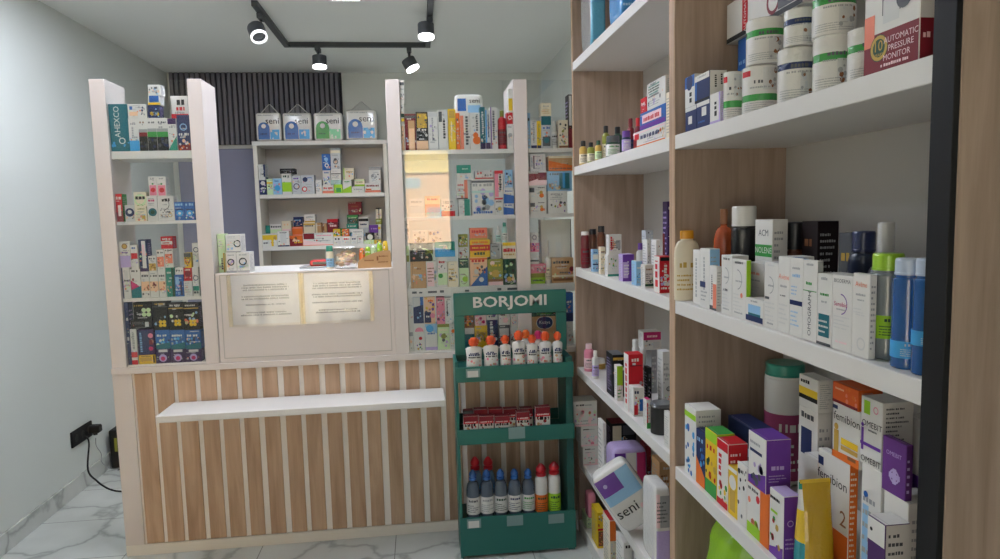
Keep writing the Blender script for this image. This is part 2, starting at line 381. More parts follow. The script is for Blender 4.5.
# ------------------------------------------------------------------ room
WL, WR, YB, YF, ZC = -1.955, 1.085, 5.85, -1.5, 2.69
M_wall = plaster('wall_paint', 'd6dad5', .015); M_ceil = plaster('ceiling_paint', 'eceeea', .015)
M_white = mat('white_board', 'd6ccc6', .4); M_cream = mat('cream_board', 'e6dfd4', .45)
M_shelf = mat('shelf_laminate', 'e1ded9', .35); M_grey = mat('grey_back_board', 'c2beb8', .5)
M_oak = wood('oak_strip', 'c8aa8f', '9f8066'); M_oak2 = wood('oak_board_dim', 'b19b8b', '8b7768')  # second oak repeats the first, the shelving's dim light put into its colour
M_black = mat('black_metal', '141416', .6, spec=.3); M_track = mat('track_grey', '3a3e42', .45)
M_green = mat('stand_green', '1f6a60', .42); M_greenin = mat('stand_green_shaded', '14504a', .5)  # second green is a darker copy, shade of the stand's inside in its colour
M_glass = glassy('display_glass', (.985, .995, .99, 1)); M_film = glassy('clear_film', (.96, .96, .96, 1), .7, .16, .18)
M_slat = mat('slat_charcoal', '6c6c76', .6); M_slatback = mat('slat_felt', '2e2e33', .9); M_blue = mat('slate_blue_paint', '8487a0', .6)

def slab(name, x0, x1, y0, y1, z0, z1, m, bev=0):
    b = MB(); b.box(x0, x1, y0, y1, z0, z1, m, bev); return struct(b.build(name))
JX, JY = -.77, 3.98 - .42 * 9
slab('floor', WL - .15, WR + .15, YF - .15, YB + .15, -.12, 0, marble('marble_tile', .61, .42, JX, JY))
slab('ceiling', WL - .15, WR + .15, YF - .15, YB + .15, ZC, ZC + .15, M_ceil)
slab('wall_left', WL - .15, WL, YF, YB, 0, ZC, M_wall); slab('wall_right', WR, WR + .15, YF, YB, 0, ZC, M_wall)
slab('wall_back', WL - .15, WR + .15, YB, YB + .15, 0, ZC, M_wall)
OX0, OX1, OZ0, OZ1 = -.155, .395, 1.08, 2.26         # doorway to the street, closed below by an added sill to cut its reflection
PX0, PX1, PZ0, PZ1 = -1.85, -.42, .08, 2.4          # window added left of it, out of view, to let in fill daylight
b = MB()
for x0, x1, z0, z1 in ((WL - .15, PX0, 0, ZC), (PX1, OX0, 0, ZC), (OX1, WR + .15, 0, ZC), (OX0, OX1, 0, OZ0), (OX0, OX1, OZ1, ZC), (PX0, PX1, 0, PZ0), (PX0, PX1, PZ1, ZC)):
    b.box(x0, x1, YF - .15, YF, z0, z1, M_wall)
struct(b.build('wall_front'))
slab('baseboard_left', WL, WL + .012, YF, YB, 0, .095, marble('marble_skirting', .62, 9, -.02, 0, False), .002)
for nm_, (x0, x1, z0, z1) in (('street_opening', (OX0, OX1, OZ0, OZ1)), ('added_window', (PX0, PX1, PZ0, PZ1))):
    b = MB()
    for q in ((x0, x0 + .03, z0, z1), (x1 - .03, x1, z0, z1), (x0 + .03, x1 - .03, z0, z0 + .03), (x0 + .03, x1 - .03, z1 - .03, z1)): b.box(q[0], q[1], YF - .1, YF - .04, q[2], q[3], M_black)
    win = struct(b.build(nm_)); b = MB(); b.box(x0 + .03, x1 - .03, YF - .075, YF - .07, z0 + .03, z1 - .03, M_glass); b.build('window_glass', win)
# slate blue door and the slatted panel above it on the back wall
b = MB(); b.box(-1.9, -1.02, YB - .045, YB, 0, 2.08, M_blue, .004); struct(b.build('door_1'))
b = MB(); b.box(-1.935, -.585, YB - .012, YB, 2.115, ZC, M_slatback)
x = -1.93
while x < -.61:
    b.box(x, x + .027, YB - .034, YB - .012, 2.115, ZC - .002, M_slat, .002); x += .0405
tag(b.build('slat_wall_panel'), 'charcoal vertical slat panel high on the back wall', 'wall panel')

# ------------------------------------------------------------------ counter
YC = 3.126
ctr = thing('pharmacy_counter', 'white pharmacy counter fronted with vertical oak strips', 'counter', (-.2, 3.3, 0))
CO = Vector((-.2, 3.3, 0))
def part(root, name, boxes, m, bev=.0015, label=None):
    mb = MB(); o = root.location
    for x0, x1, y0, y1, z0, z1 in boxes: mb.box(x0 - o.x, x1 - o.x, y0 - o.y, y1 - o.y, z0 - o.z, z1 - o.z, m, bev)
    ob = mb.build(name, root)
    if label: ob['label'] = label
    return ob
part(ctr, 'counter_body', [(-1.364, 1.06, YC + .01, 3.56, .05, .838)], mat('counter_white', 'f2ece6', .4))
part(ctr, 'plinth', [(-1.364, 1.06, YC, 3.56, 0, .05)], M_cream)
part(ctr, 'end_panel', [(-1.364, -1.283, YC, YC + .0095, .05, .838)], M_white)
sp = [(122, 168), (177, 222), (232, 278), (290, 332), (343, 385), (397, 435), (450, 490), (505, 545), (557, 597), (612, 650), (664, 702), (715, 750), (767, 803), (820, 855), (870, 908)]
xs = []
for a, c in sp:
    yy = 540 - (a / 2.632) * .06
    xs.append((at(100 + a / 2.632, yy, 1, YC).x, at(100 + c / 2.632, yy, 1, YC).x))
while xs[-1][1] < .9: xs.append((xs[-1][0] + .0925, xs[-1][1] + .0925))
for x0, x1 in xs: part(ctr, 'wood_strip', [(x0, x1, YC + .004, YC + .0095, .052, .836)], M_oak, .001)
part(ctr, 'base_board', [(-1.364, 1.06, YC - .006, 3.56, .8385, .866)], M_white)
part(ctr, 'bag_ledge', [(-1.112, .088, 2.905, YC - .0045, .671, .7)], M_shelf, .002, 'narrow white bag ledge along the oak front')
part(ctr, 'front_panel', [(-.903, -.124, YC + .004, YC + .022, .8665, 1.268)], M_white)
part(ctr, 'counter_top', [(-.903, -.124, YC + .0225, 3.56, 1.246, 1.268)], M_shelf)
def frame_lines(mb, x0, x1, z0, z1, y, t, m):
    for a in ((x0, x1, z0, z0 + t), (x0, x1, z1 - t, z1), (x0, x0 + t, z0 + t, z1 - t), (x1 - t, x1, z0 + t, z1 - t)): mb.box(a[0], a[1], y - .0015, y, a[2], a[3], m)
mb = MB(); o = ctr.location
frame_lines(mb, -.885 - o.x, -.14 - o.x, .885 - o.z, 1.262 - o.z, YC + .0038 - o.y, .004, mat('seam_grey', 'b5aea6', .6)); mb.build('panel_seam', ctr)

# two printed notices in a clear sleeve, taped to the front panel
def notice(x0, y0, x1, y1, label, seed):
    a, c = at(x0, (y0 + y1) / 2, 1, YC), at(x1, (y0 + y1) / 2, 1, YC); zt, zb = at((x0 + x1) / 2, y0, 1, YC).z, at((x0 + x1) / 2, y1, 1, YC).z
    w, h = c.x - a.x, zt - zb
    t = thing('paper_notice', label, 'notice', ((a.x + c.x) / 2, YC, zb), 0, 'paper notices on the counter')
    mb = MB(); mb.box(-w / 2, w / 2, .0008, .0015, 0, h, ink('dedbdb'))
    R = random.Random(seed)
    for k, (v, n) in enumerate(((.78, 3), (.55, 2), (.38, 1), (.22, 2))):
        for i in range(n):
            l = R.uniform(.32, .43); decals(mb, 'h50,%.1f,%.1f,3.4:dg' % (v * 100 - i * 5, l * 180), w, h, lambda u, vv, ly: (u - w / 2, .0006 - .00005 * ly, vv), seed=seed * 9 + k * 3 + i)
    mb.build('sheet', t)
    mb = MB(); n = 12; vs = []
    for i in range(n + 1):
        for j in range(7):
            vs.append((-w / 2 - .012 + (w + .024) * i / n, -.0022 - .0016 * R.random(), -.01 + (h + .016) * j / 6))
    mb.add(vs, [(i * 7 + j, (i + 1) * 7 + j, (i + 1) * 7 + j + 1, i * 7 + j + 1) for i in range(n) for j in range(6)], M_film, True); mb.build('clear_sleeve', t)
    for xx in (-w / 2 - .014, w / 2 - .004):
        mb = MB(); mb.box(xx, xx + .018, -.0046, -.0042, -.008, h + .004, M_tape); mb.build('tape_strip', t)
M_tape = glassy('yellowed_tape', (.95, .92, .84, 1), .6, .13, .3)
notice(231, 274.7, 300, 323.7, 'left paper notice in clear film taped to the white counter front', 3)
notice(304, 273, 370.5, 320.5, 'right paper notice in clear film taped to the white counter front', 5)

# ------------------------------------------------------------------ display cases on the counter
BD = .3                                           # shelf depth of the right case
lc = thing('display_case', 'narrow white display case at the left end of the counter', 'display case', (-1.13, 3.22, .8665), 0, 'white display cases on the counter')
part(lc, 'side_panel', [(-1.362, -1.3, YC, 3.33, .8665, 2.112)], M_white); part(lc, 'side_panel', [(-.965, -.906, YC, 3.33, .8665, 2.112)], M_white)
LCZ = {1: 1.81, 2: 1.508, 3: 1.172, 4: .876}
for k, th in ((1, .034), (2, .014), (3, .016), (4, .0095)):
    part(lc, 'shelf', [(-1.2995, -.9655, YC + .014, 3.33, LCZ[k] - th, LCZ[k])], M_shelf, .001)
part(lc, 'glass_pane', [(-1.2995, -.9655, YC + .003, YC + .009, .878, 2.108)], M_glass, 0)
rc_ = thing('display_case', 'wide white display case at the right end of the counter', 'display case', (.3, 3.28, .8665), 0, 'white display cases on the counter')
for x0, x1 in ((-.1235, -.0615), (.449, .513), (1.0, 1.06)): part(rc_, 'side_panel', [(x0, x1, YC, 3.46, .8665, 2.107)], M_white)
RCZ = {1: 1.797, 2: 1.495, 3: 1.168, 4: .876}
for k, th in ((1, .02), (2, .018), (3, .04), (4, .0095)):
    for x0, x1 in ((-.061, .4485), (.5135, .9995)): part(rc_, 'shelf', [(x0, x1, YC + .014, 3.46, RCZ[k] - th, RCZ[k])], M_shelf, .001)
for x0, x1 in ((-.061, .4485), (.5135, .9995)): part(rc_, 'glass_pane', [(x0, x1, YC + .003, YC + .009, .878, 2.103)], M_glass, 0)
mb = MB(); o = rc_.location; R = random.Random(4); x = -.04                    # dark print along the price strip of the third shelf
while x < .42:
    l = R.uniform(.012, .05)
    if R.random() < .6: mb.box(x - o.x, x + l - o.x, YC + .0135 - o.y, YC + .014 - o.y, RCZ[3] - .024 - o.z, RCZ[3] - R.uniform(.012, .017) - o.z, ink('dg'))
    x += l + R.uniform(.008, .03)
mb.build('price_strip', rc_)

# ------------------------------------------------------------------ open shelf behind the counter
BUF = 5.5
bu = thing('wall_shelf_unit', 'pale open shelf unit standing behind the counter', 'shelf unit', (-.73, 5.67, 0))
part(bu, 'side_panel', [(-1.245, -1.215, BUF, YB - .05, 0, 2.072)], M_cream); part(bu, 'side_panel', [(-.255, -.225, BUF, YB - .05, 0, 2.072)], M_cream)
part(bu, 'back_board', [(-1.214, -.256, YB - .062, YB - .05, 0, 2.072)], M_grey)
BUZ = {1: 2.105, 2: 1.695, 3: 1.288, 4: .86}
part(bu, 'shelf', [(-1.25, -.22, BUF, YB - .05, 2.0725, 2.105)], M_shelf)
for k in (2, 3, 4): part(bu, 'shelf', [(-1.2145, -.2555, BUF + .002, YB - .0625, BUZ[k] - .03, BUZ[k])], M_shelf)

# ------------------------------------------------------------------ tall shelving along the right wall
XR, XBK = .7, 1.02
SZ = {1: 2.155, 2: 1.7, 3: 1.25, 4: .792, 5: .362, 6: .062}
SZN = dict(SZ); SZN[4] = .774
def unit(label, y0, y1, near_black=False):
    u = thing('shelving_unit', label, 'shelving', (XR + .16, (y0 + y1) / 2, 0), 0, 'tall oak shelving units on the right')
    part(u, 'side_panel', [(XR + .002, XBK + .018, y1 - .02, y1, 0, 2.6)], M_oak2)
    if near_black:
        part(u, 'side_panel', [(XR + .004, XBK + .018, y0, y0 + .04, 0, 2.6)], M_oak2)
        part(u, 'edge_strip', [(XR - .006, XR + .0035, y0, y0 + .04, 0, 2.6)], M_black, .001, 'black front edge strip')
        part(u, 'edge_strip', [(XR - .0005, XR + .0015, y1 - .02, y1, 0, 2.6)], M_oak, .0003)
        ya, yb = y0 + .0405, y1 - .0205
    else:
        part(u, 'side_panel', [(XR + .002, XBK + .018, y0, y0 + .02, 0, 2.6)], M_oak2)
        for q in (y0, y1 - .02): part(u, 'edge_strip', [(XR - .0005, XR + .0015, q, q + .02, 0, 2.6)], M_oak, .0003)
        ya, yb = y0 + .0205, y1 - .0205
    part(u, 'back_board', [(XBK, XBK + .018, ya, yb, 0, 2.6)], M_grey)
    for k, z in (SZN if near_black else SZ).items(): part(u, 'shelf', [(XR, XBK - .0005, ya, yb, z - (.038 if k < 6 else .062), z)], M_shelf)
    return ya, yb
UF = unit('far oak shelving unit with white shelves beside the counter', 1.825, 3.03)
UN = unit('near oak shelving unit with white shelves and a black edge strip', .822, 1.8245, True)

# ------------------------------------------------------------------ placing goods from the photograph on the real shelves
class Bay:
    def __init__(s, axis, front, lo, hi, back, shelves, ceil, where, group):
        s.axis, s.front, s.lo, s.hi, s.back, s.sh, s.ceil, s.where, s.group = axis, front, lo, hi, back, shelves, ceil, where, group
        s.done = {k: [] for k in shelves}; s.busy = True; s.split = None
    def solve(s, k, x0, y0, x1, y1, off, dep, x2=None, L=None, rnd_=False, on=False):
        base = s.sh[k]; top = s.ceil[k]; note = ''
        if on:                                                # resting on the thing placed last, near ends flush
            q = s.done[k][-1]; yn = -q[1]; xm = (x0 + x1) / 2
            f = at(x0, y0, 1, yn).x; dd = max(.014, at(x1, y0, 1, yn).x - f)
            r = [q[1] - (L or q[1] - q[0]), q[1], f, min(f + dd, s.back), q[5], min(at(xm, y0, 1, yn).z, top)]; s.done[k].append(r)
            return r, ('BAD on' if r[5] - r[4] < .01 else '')
        for tries in range(30):
            f = s.front + off; xm = (x0 + x1) / 2; yb = y1 if y1 else y0; ym = (y0 + yb) / 2; dd = dep
            if s.axis == 1:                                   # front faces the street
                u0, u1 = at(x0, ym, 1, f).x, at(x1, ym, 1, f).x
                zt = at(xm, y0, 1, f).z; zb = at(xm, y1, 1, f).z if y1 else base
                if rnd_: dd = u1 - u0
            elif rnd_:                                        # round things beside the aisle
                D = .05
                for q in range(12):
                    yc = -at(xm, ym, 0, f + D / 2).y * -1; D = at(x1, ym, 1, yc).x - at(x0, ym, 1, yc).x
                u0, u1, dd = -yc - D / 2, -yc + D / 2, D
                zt = at(xm, y0, 1, yc).z; zb = at(xm, y1, 1, yc).z if y1 else base
            elif L:                                           # boxes whose near end faces the camera
                u0 = -at(x0, ym, 0, f).y; u1 = u0 + L; yn = -u1
                dd = min(max(.014, at(x1, ym, 1, yn).x - f), .26)
                zt = at(xm, y0, 1, yn).z; zb = at(xm, y1, 1, yn).z if y1 else base
            else:                                             # fronts along the shelf edge
                u0, u1 = -at(x0, ym, 0, f).y, -at(x1, ym, 0, f).y
                zt = at(xm, y0, 0, f).z; zb = at(xm, y1, 0, f).z if y1 else base
                if x2: dd = min(max(.012, at(x2, ym, 1, -u1).x - f), .2)
            lo, hi = s.lo, s.hi
            if s.split: lo, hi = (lo, s.split[0]) if (u0 + u1) / 2 < sum(s.split) / 2 else (s.split[1], hi)
            u0 = max(u0, lo); u1 = min(u1, hi)
            zt = min(zt, top)
            P = s.done[k]; push = None
            if not y1: z0 = base
            else:
                c = [base] + [q[5] for q in P if min(u1, q[1]) - max(u0, q[0]) > .25 * min(u1 - u0, q[1] - q[0]) and min(f + dd, q[3]) - max(f, q[2]) > .004]
                c = [z for z in c if z <= zb + .03 and z < zt - .008]
                z0 = max(c) if c else base
                if zb - z0 > .035: note = 'stretched %.3f' % (zb - z0)
            for q in P:
                if min(f + dd, q[3]) - max(f, q[2]) < .0004 or min(zt, q[5]) - max(z0, q[4]) < .0004: continue
                ou = min(u1, q[1]) - max(u0, q[0])
                if ou < .0004: continue
                if ou < .35 * min(u1 - u0, q[1] - q[0]):
                    if (u0 + u1) > (q[0] + q[1]): u0 = q[1] + .0006
                    else: u1 = q[0] - .0006
                elif f + .018 < q[2]: dd = q[2] - f - .001
                else: push = max(push or 0, q[3] - s.front + .0015)
            if push is None: break
            off = push
        d1 = f + dd
        if d1 > s.back: d1 = s.back; note += ' backlimit'
        if d1 - f < .01 or u1 - u0 < .006 or zt - z0 < .01: note += ' BAD %.3f %.3f %.3f' % (d1 - f, u1 - u0, zt - z0); d1 = max(d1, f + .01)
        if off > .2: note += ' off %.2f' % off
        r = [u0, u1, f, d1, z0, zt]; s.done[k].append(r)
        return r, note
KIND = {'c': ('medicine_carton', 'box'), 'B': ('bottle', 'bottle'), 'J': ('jar', 'jar'), 'R': ('bandage_roll', 'roll'), 'S': ('hygiene_pack', 'pack'), 'P': ('drink_pouch', 'pouch')}
COUNT = [0]; NOTES = []; LABELS = {}
def put(bay, k, sh, x0, y0, x1, y1, c, des, label, off=.0, dep=.055, x2=None, L=None, on=False, name=None, cat=None, group=None, where=True, turn=0, **kw):
    (u0, u1, d0, d1, z0, z1), note = bay.solve(k, x0, y0, x1, y1, off, dep, x2, L, sh in 'BJR', on)
    w, d, h = u1 - u0, d1 - d0, z1 - z0
    if sh in 'BJR' and d > w: d = w
    COUNT[0] += 1; seed = COUNT[0]
    u, dm = (u0 + u1) / 2, d0 + d / 2
    if bay.axis == 1: loc, rz = (u, dm, z0), 0
    elif L or on or sh in 'BJR': loc, rz = (dm, -u, z0), 0; w, d = d1 - d0, u1 - u0
    else: loc, rz = (dm, -u, z0), -PI / 2
    loc = (loc[0], loc[1], loc[2] + .0003); rz += math.radians(turn)
    full = label + (' ' + bay.where[k] if where else '')
    if len(full.split()) > 16 or len(full.split()) < 4: NOTES.append('words: ' + full)
    if full in LABELS: NOTES.append('same: ' + full)
    LABELS[full] = 1
    if note: NOTES.append('%s | %s' % (label, note))
    nm, ct = KIND[sh]; nm = name or nm; ct = cat or ct; gr = group or bay.group % ct
    if sh == 'c':
        o = carton(w, d, h, c, des, seed=seed, bev=.0009 if bay.axis == 0 else .0005, busy=kw.pop('busy', bay.busy), **kw).build(nm, None, loc, rz); tag(o, full, ct, gr)
    elif sh == 'R':
        o = roll_tub(w, d, h, c, seed=seed, **kw).build(nm, None, loc, rz); tag(o, full, ct, gr)
    elif sh == 'S':
        o = soft_pack(w, d, h, c, des, seed=seed, **kw).build(nm, None, loc, rz); tag(o, full, ct, gr)
    else:
        o = thing(nm, full, ct, loc, rz, gr)
        (bottle if sh == 'B' else jar)(o, w, d, h, c, seed=seed, **kw)
    return o, w, d, h

# ================================================================== goods
def W(fmt, names): return {k: fmt % n for k, n in names.items()}
ordn = {1: 'top', 2: 'second', 3: 'third', 4: 'bottom'}
LC = Bay(1, YC + .016, -1.298, -.967, 3.328, LCZ, {1: 2.11, 2: 1.774, 3: 1.492, 4: 1.154}, W("on left case's %s shelf", ordn), 'small %ses in the left display case')
RC = Bay(1, YC + .016, -.06, .998, 3.458, RCZ, {1: 2.105, 2: 1.776, 3: 1.476, 4: 1.127}, W("on right case's %s shelf", ordn), 'goods (%s) in the right display case')
BU = Bay(1, BUF + .005, -1.213, -.257, YB - .065, BUZ, {1: 2.6, 2: 2.07, 3: 1.663, 4: 1.25}, W("on shelf unit's %s shelf behind counter", ordn), 'goods (%s) on the shelf unit behind the counter')
CT = Bay(1, YC + .028, -.904, -.125, 3.55, {1: 1.268}, {1: 2.5}, {1: 'on the counter top'}, 'goods (%s) on the counter top')
on6 = {1: 'top', 2: 'second', 3: 'third', 4: 'fourth', 5: 'fifth', 6: 'lowest'}
cz = {k: (SZ[k - 1] - .04 if k > 1 else 2.6) for k in SZ}
FB = Bay(0, XR + .012, -UF[1], -UF[0], XBK - .002, SZ, cz, W("on far unit's %s shelf", on6), 'goods (%s) on the far shelving unit')
NB = Bay(0, XR + .012, -UN[1], -UN[0], XBK - .002, SZN, {**cz, 5: SZN[4] - .04}, W("on near unit's %s shelf", on6), 'goods (%s) on the near shelving unit')

NB.busy = False; RC.split = (.4475, .5145)
def rows(bay, k, items, **common):
    for it in items:
        sh, x0, y0, x1, y1, c, des, label = it[:8]; kw = dict(common)
        if len(it) > 8: kw.update(it[8])
        put(bay, k, sh, x0, y0, x1, y1, c, des, label, **kw)

# ---- left display case
rows(LC, 1, [
 ('c', 107.4, 104, 128.4, 150, 'tl', 'T40,62,30:w:AHEXCO o62,22,18:w s5,2,95,20:sk:tl', 'tall teal carton with vertical white lettering', dict(busy=False)),
 ('c', 129, 118.3, 139, 150, 'w', 'b0-32:sk h50,80,60,7:gy j40,45,75,20:gy', 'slim white carton with a blue foot'),
 ('c', 139, 118, 147.6, 150, 'w', 'b0-44:k b44-56:dr b56-66:gy h50,84,70,6:br s5,5,95,35:nv:dg', 'white carton with crimson band above a dark foot'),
 ('c', 147.6, 118, 157, 150, 'w', 'b0-42:k b42-58:g b58-68:gy h50,84,70,6:dg s5,5,95,35:nv:dg', 'left of two white cartons with a green band'),
 ('c', 157, 118, 168.3, 150, 'w', 'b0-42:k b42-58:g b58-68:gy h50,84,70,6:dg s5,5,95,35:nv:dg', 'right of two white cartons with a green band'),
 ('c', 168.3, 118.3, 176.7, 150, 'w', 'b82-100:dv d5-45:gt h50,70,70,6:gy', 'white carton with purple lid and teal slope'),
 ('c', 177.4, 115, 190, 150, 'nv', 'o50,66,30:lb h50,42,80,8:w b0-16:dr s5,2,95,20:w:o', 'navy carton with a pale round emblem'),
 ('c', 127.7, 104.3, 146.6, 117.6, 'w', 'r8,15,52,45:pch r10,60,25,85:b s60,15,95,85:gy:nv', 'flat white carton with orange picture lying on others'),
 ('c', 148, 105, 159.5, 117.5, 'nv', 's5,10,95,90:lb:y:nv', 'dark blue carton with splashes, midway up the tower'),
 ('c', 148, 95.2, 160, 105, 'lg', 'r10,30,90,95:b b0-22:y', 'grey carton with blue square and yellow foot'),
 ('c', 148, 84.7, 160.6, 95.2, 'w', 'h50,60,50,22:dg h50,30,40,14:gy', 'white carton topmost of the tower'),
 ('c', 171, 96, 188, 117, 'w', 'b58-68:r b15-48:pt h60,84,50,10:k h55,74,50,7:r', 'white carton with red line and pale green panel', dict(off=.06)),
], dep=.05)
rows(LC, 2, [
 ('c', 114, 194, 122.5, 219.5, 'r', 'b0-35:dr r30,20,75,60:w h50,80,80,12:w', 'tall red carton with white figure', dict(side='g')),
 ('c', 125, 205, 134.7, 220, 'lg', 'c50,55,48:nv c50,58,22:w', 'white carton with a round navy emblem'),
 ('c', 134.9, 206.6, 146.6, 221, 'cr', 'h55,80,60,8:ol h50,62,60,6:gy l10-52:4:gy r60,15,90,40:gd', 'cream carton with lines of print, below the wreath carton'),
 ('c', 133.5, 192, 146.6, 206.6, 'cr', 'o50,45,48:ltg h50,50,76,22:k s15,5,85,25:ol:g', 'cream carton with dark script in an olive wreath'),
 ('c', 147.3, 196, 157.6, 221, 'w', 'c50,35,42:tl c50,35,22:dn h50,78,70,9:m l60-74:2:gy', 'white carton with a teal hexagonal emblem'),
 ('c', 157.9, 196, 174, 221, 'w', 'a38,66,36:k h55,78,55,12:k o75,22,14:gd s10,30,95,48:dg:gy l8-28:3:gy', 'white carton with black arc and scattered figures'),
 ('c', 174.6, 202, 184.6, 220, 'b', 'c50,38,34:sk c50,38,14:w h50,80,80,14:lb r10,56,90,62:nv', 'left of two blue cartons with a white disc'),
 ('c', 184.8, 202, 194.5, 220, 'b', 'c50,38,34:sk c50,38,14:w h50,80,80,14:lb r10,56,90,62:nv', 'right of two blue cartons with a white disc'),
 ('c', 148.7, 176.5, 157, 196, 'w', 'r8,2,92,55:pk c50,30,30:r c50,62,12:g h50,86,50,8:gy', 'left of two white cartons with pink flower'),
 ('c', 157.2, 176.5, 166, 196, 'w', 'r8,2,92,55:pk c50,30,30:r c50,62,12:g h50,86,50,8:gy', 'right of two white cartons with pink flower'),
], dep=.05)
rows(LC, 3, [
 ('c', 119.7, 267.6, 130.4, 296, 'w', 'r0,0,16,100:nv h60,55,70,7:dg r35,60,80,90:lg', 'white carton with dark spine'),
 ('c', 118.6, 241.7, 130.4, 267.5, 'w', 'c50,82,28:gd o50,82,28:br b0-45:lv h50,55,60,6:v', 'white and violet carton with gold seal'),
 ('c', 130.8, 269, 141, 296, 'w', 'd62-35:m d28-42:tl h45,90,60,7:k h30,60,30,10:dr', 'white carton with pink diagonal and teal foot'),
 ('c', 130.8, 245, 138, 268.8, 'w', 'r5,42,95,66:r h50,84,60,8:b l8-36:3:lg', 'white carton with a red panel'),
 ('c', 141.3, 271.5, 149.6, 296, 'w', 'b25-62:pch s10,28,90,60:br:sal h50,80,80,8:dg', 'white carton with face picture, left of its row'),
 ('c', 149.9, 271.5, 158.5, 296, 'w', 'b25-62:pch s10,28,90,60:br:dr h50,80,80,8:dg', 'white carton with face picture, middle of its row'),
 ('c', 158.8, 271.5, 165.8, 296, 'w', 'b25-62:pch s10,28,90,60:dr:sal h50,80,80,8:dg', 'white carton with face picture beside the green carton'),
 ('c', 148.5, 256, 156.3, 271.3, 'w', 'r5,5,95,52:gd s10,8,90,50:br:pch h50,78,80,12:dg', 'white carton with amber picture'),
 ('c', 156.6, 250, 164.4, 271.3, 'w', 'r5,22,95,68:sal s10,25,90,65:pch:br h50,84,80,9:dg', 'white carton with salmon picture'),
 ('c', 166.2, 267.6, 174.4, 294, 'gt', 'r70,0,100,100:dn h40,80,50,6:w', 'tall teal green carton'),
 ('c', 174.8, 274.6, 183.6, 294, 'b', 'r10,55,50,90:lb l10-50:3:lb r62,5,85,70:nv', 'blue carton beside the tall green carton'),
 ('c', 175, 267.6, 183.2, 274.4, 'w', 'h50,45,80,26:dg', 'flat white carton on the blue carton'),
 ('c', 138.3, 239.6, 148.3, 269.5, 'nv', 'r35,10,80,96:w r42,50,70,84:lp b0-10:dv', 'navy open display carton with pale middle'),
 ('c', 164.7, 248.7, 173, 267.5, 'w', 'r5,22,95,72:sal s10,25,90,70:w:dr h50,88,80,8:dg', 'white carton with brick-coloured picture'),
 ('c', 160.8, 236.5, 172.5, 248.6, 'r', 'b35-62:w h50,72,70,16:w h50,42,70,12:r', 'small red carton with a white band'),
 ('c', 184, 281, 192, 294, 'w', 'l20-80:4:gy', 'plain white carton under the crimson one'),
 ('c', 183.8, 268, 192, 281, 'r', 'c50,55,40:dr h50,80,70,12:w', 'crimson carton with dark disc'),
 ('c', 184.2, 253, 191.2, 267.8, 'y', 'b72-100:dg s10,15,90,60:br:o h50,62,80,9:k', 'yellow carton with dark top'),
 ('c', 192.6, 267, 198.8, 294, 'w', 'o55,62,46:nv b18-34:gt h50,8,80,8:dg', 'lower white carton with navy ring'),
 ('c', 192.6, 243, 198.8, 266.8, 'w', 'o60,72,46:nv c70,25,16:sk', 'upper white carton with navy ring'),
], dep=.05)
rows(LC, 4, [
 ('c', 123.5, 301, 130, 366, 'nv', 's5,5,95,95:dg:k', 'narrow navy carton standing full height'),
 ('c', 131, 329, 137.2, 365, 'w', 'b0-35:r b12-20:w j50,45,92,40:gy', 'thin white carton with red foot'),
 ('c', 139, 355, 155.5, 366, 'y', 'r8,30,80,75:gd r88,10,96,95:k h45,82,60,9:k', 'flat yellow carton'),
 ('c', 137.8, 329.4, 154.3, 354.8, 'dv', 'r6,4,70,96:nv j20,12,90,14:lb c80,75,16:pk c78,24,14:m r70,40,92,58:dr', 'dark violet carton with pink spots'),
 ('c', 155.8, 349, 170.3, 364, 'dv', 'r22,78,84,97:lg c50,36,28:lv c50,32,16:m', 'purple carton with a pale strip, left of three'),
 ('c', 170.7, 349, 185.3, 364, 'dv', 'r22,78,84,97:lg c50,36,28:lv c50,32,16:m', 'purple carton with a pale strip, middle of three'),
 ('c', 185.7, 349, 201.5, 364, 'dv', 'r22,78,84,97:lg c50,36,28:lv c50,32,16:m', 'purple carton with a pale strip, right of three'),
 ('c', 155.6, 330, 170.3, 348.9, 'b', 'h45,66,70,12:w s5,5,95,55:nv:sk d20-35:tl', 'blue carton stacked left, over purple cartons'),
 ('c', 170.6, 330, 185.3, 348.9, 'b', 'h45,66,70,12:w s5,5,95,55:nv:sk d20-35:tl', 'blue carton stacked in the middle, over purple cartons'),
 ('c', 185.6, 330, 201, 348.9, 'b', 'h45,66,70,12:w s5,5,95,55:nv:sk d20-35:tl', 'blue carton stacked right, over purple cartons'),
 ('c', 130.6, 320.2, 152, 329.2, 'k', 'r68,18,86,78:lg h35,45,60,16:dg', 'flat black carton with a white square'),
 ('c', 133.3, 302.7, 151.3, 320, 'k', 'p72,44,26:ltg h30,80,50,8:gd', 'black carton with pale clover, above the flat black one'),
 ('c', 152.3, 301, 168, 329.8, 'k', 'p62,22,24:y b80-83:dg h50,88,60,6:gd', 'black carton with yellow clover, left of three'),
 ('c', 168.4, 303.4, 183.5, 329.8, 'k', 'p58,27,24:y b80-84:gd h45,90,70,7:lg', 'black carton with yellow clover, middle of three'),
 ('c', 183.9, 303.4, 199, 329.8, 'k', 'p58,27,24:y b80-84:gd h45,90,70,7:lg', 'black carton with yellow clover, right of three'),
], dep=.05)

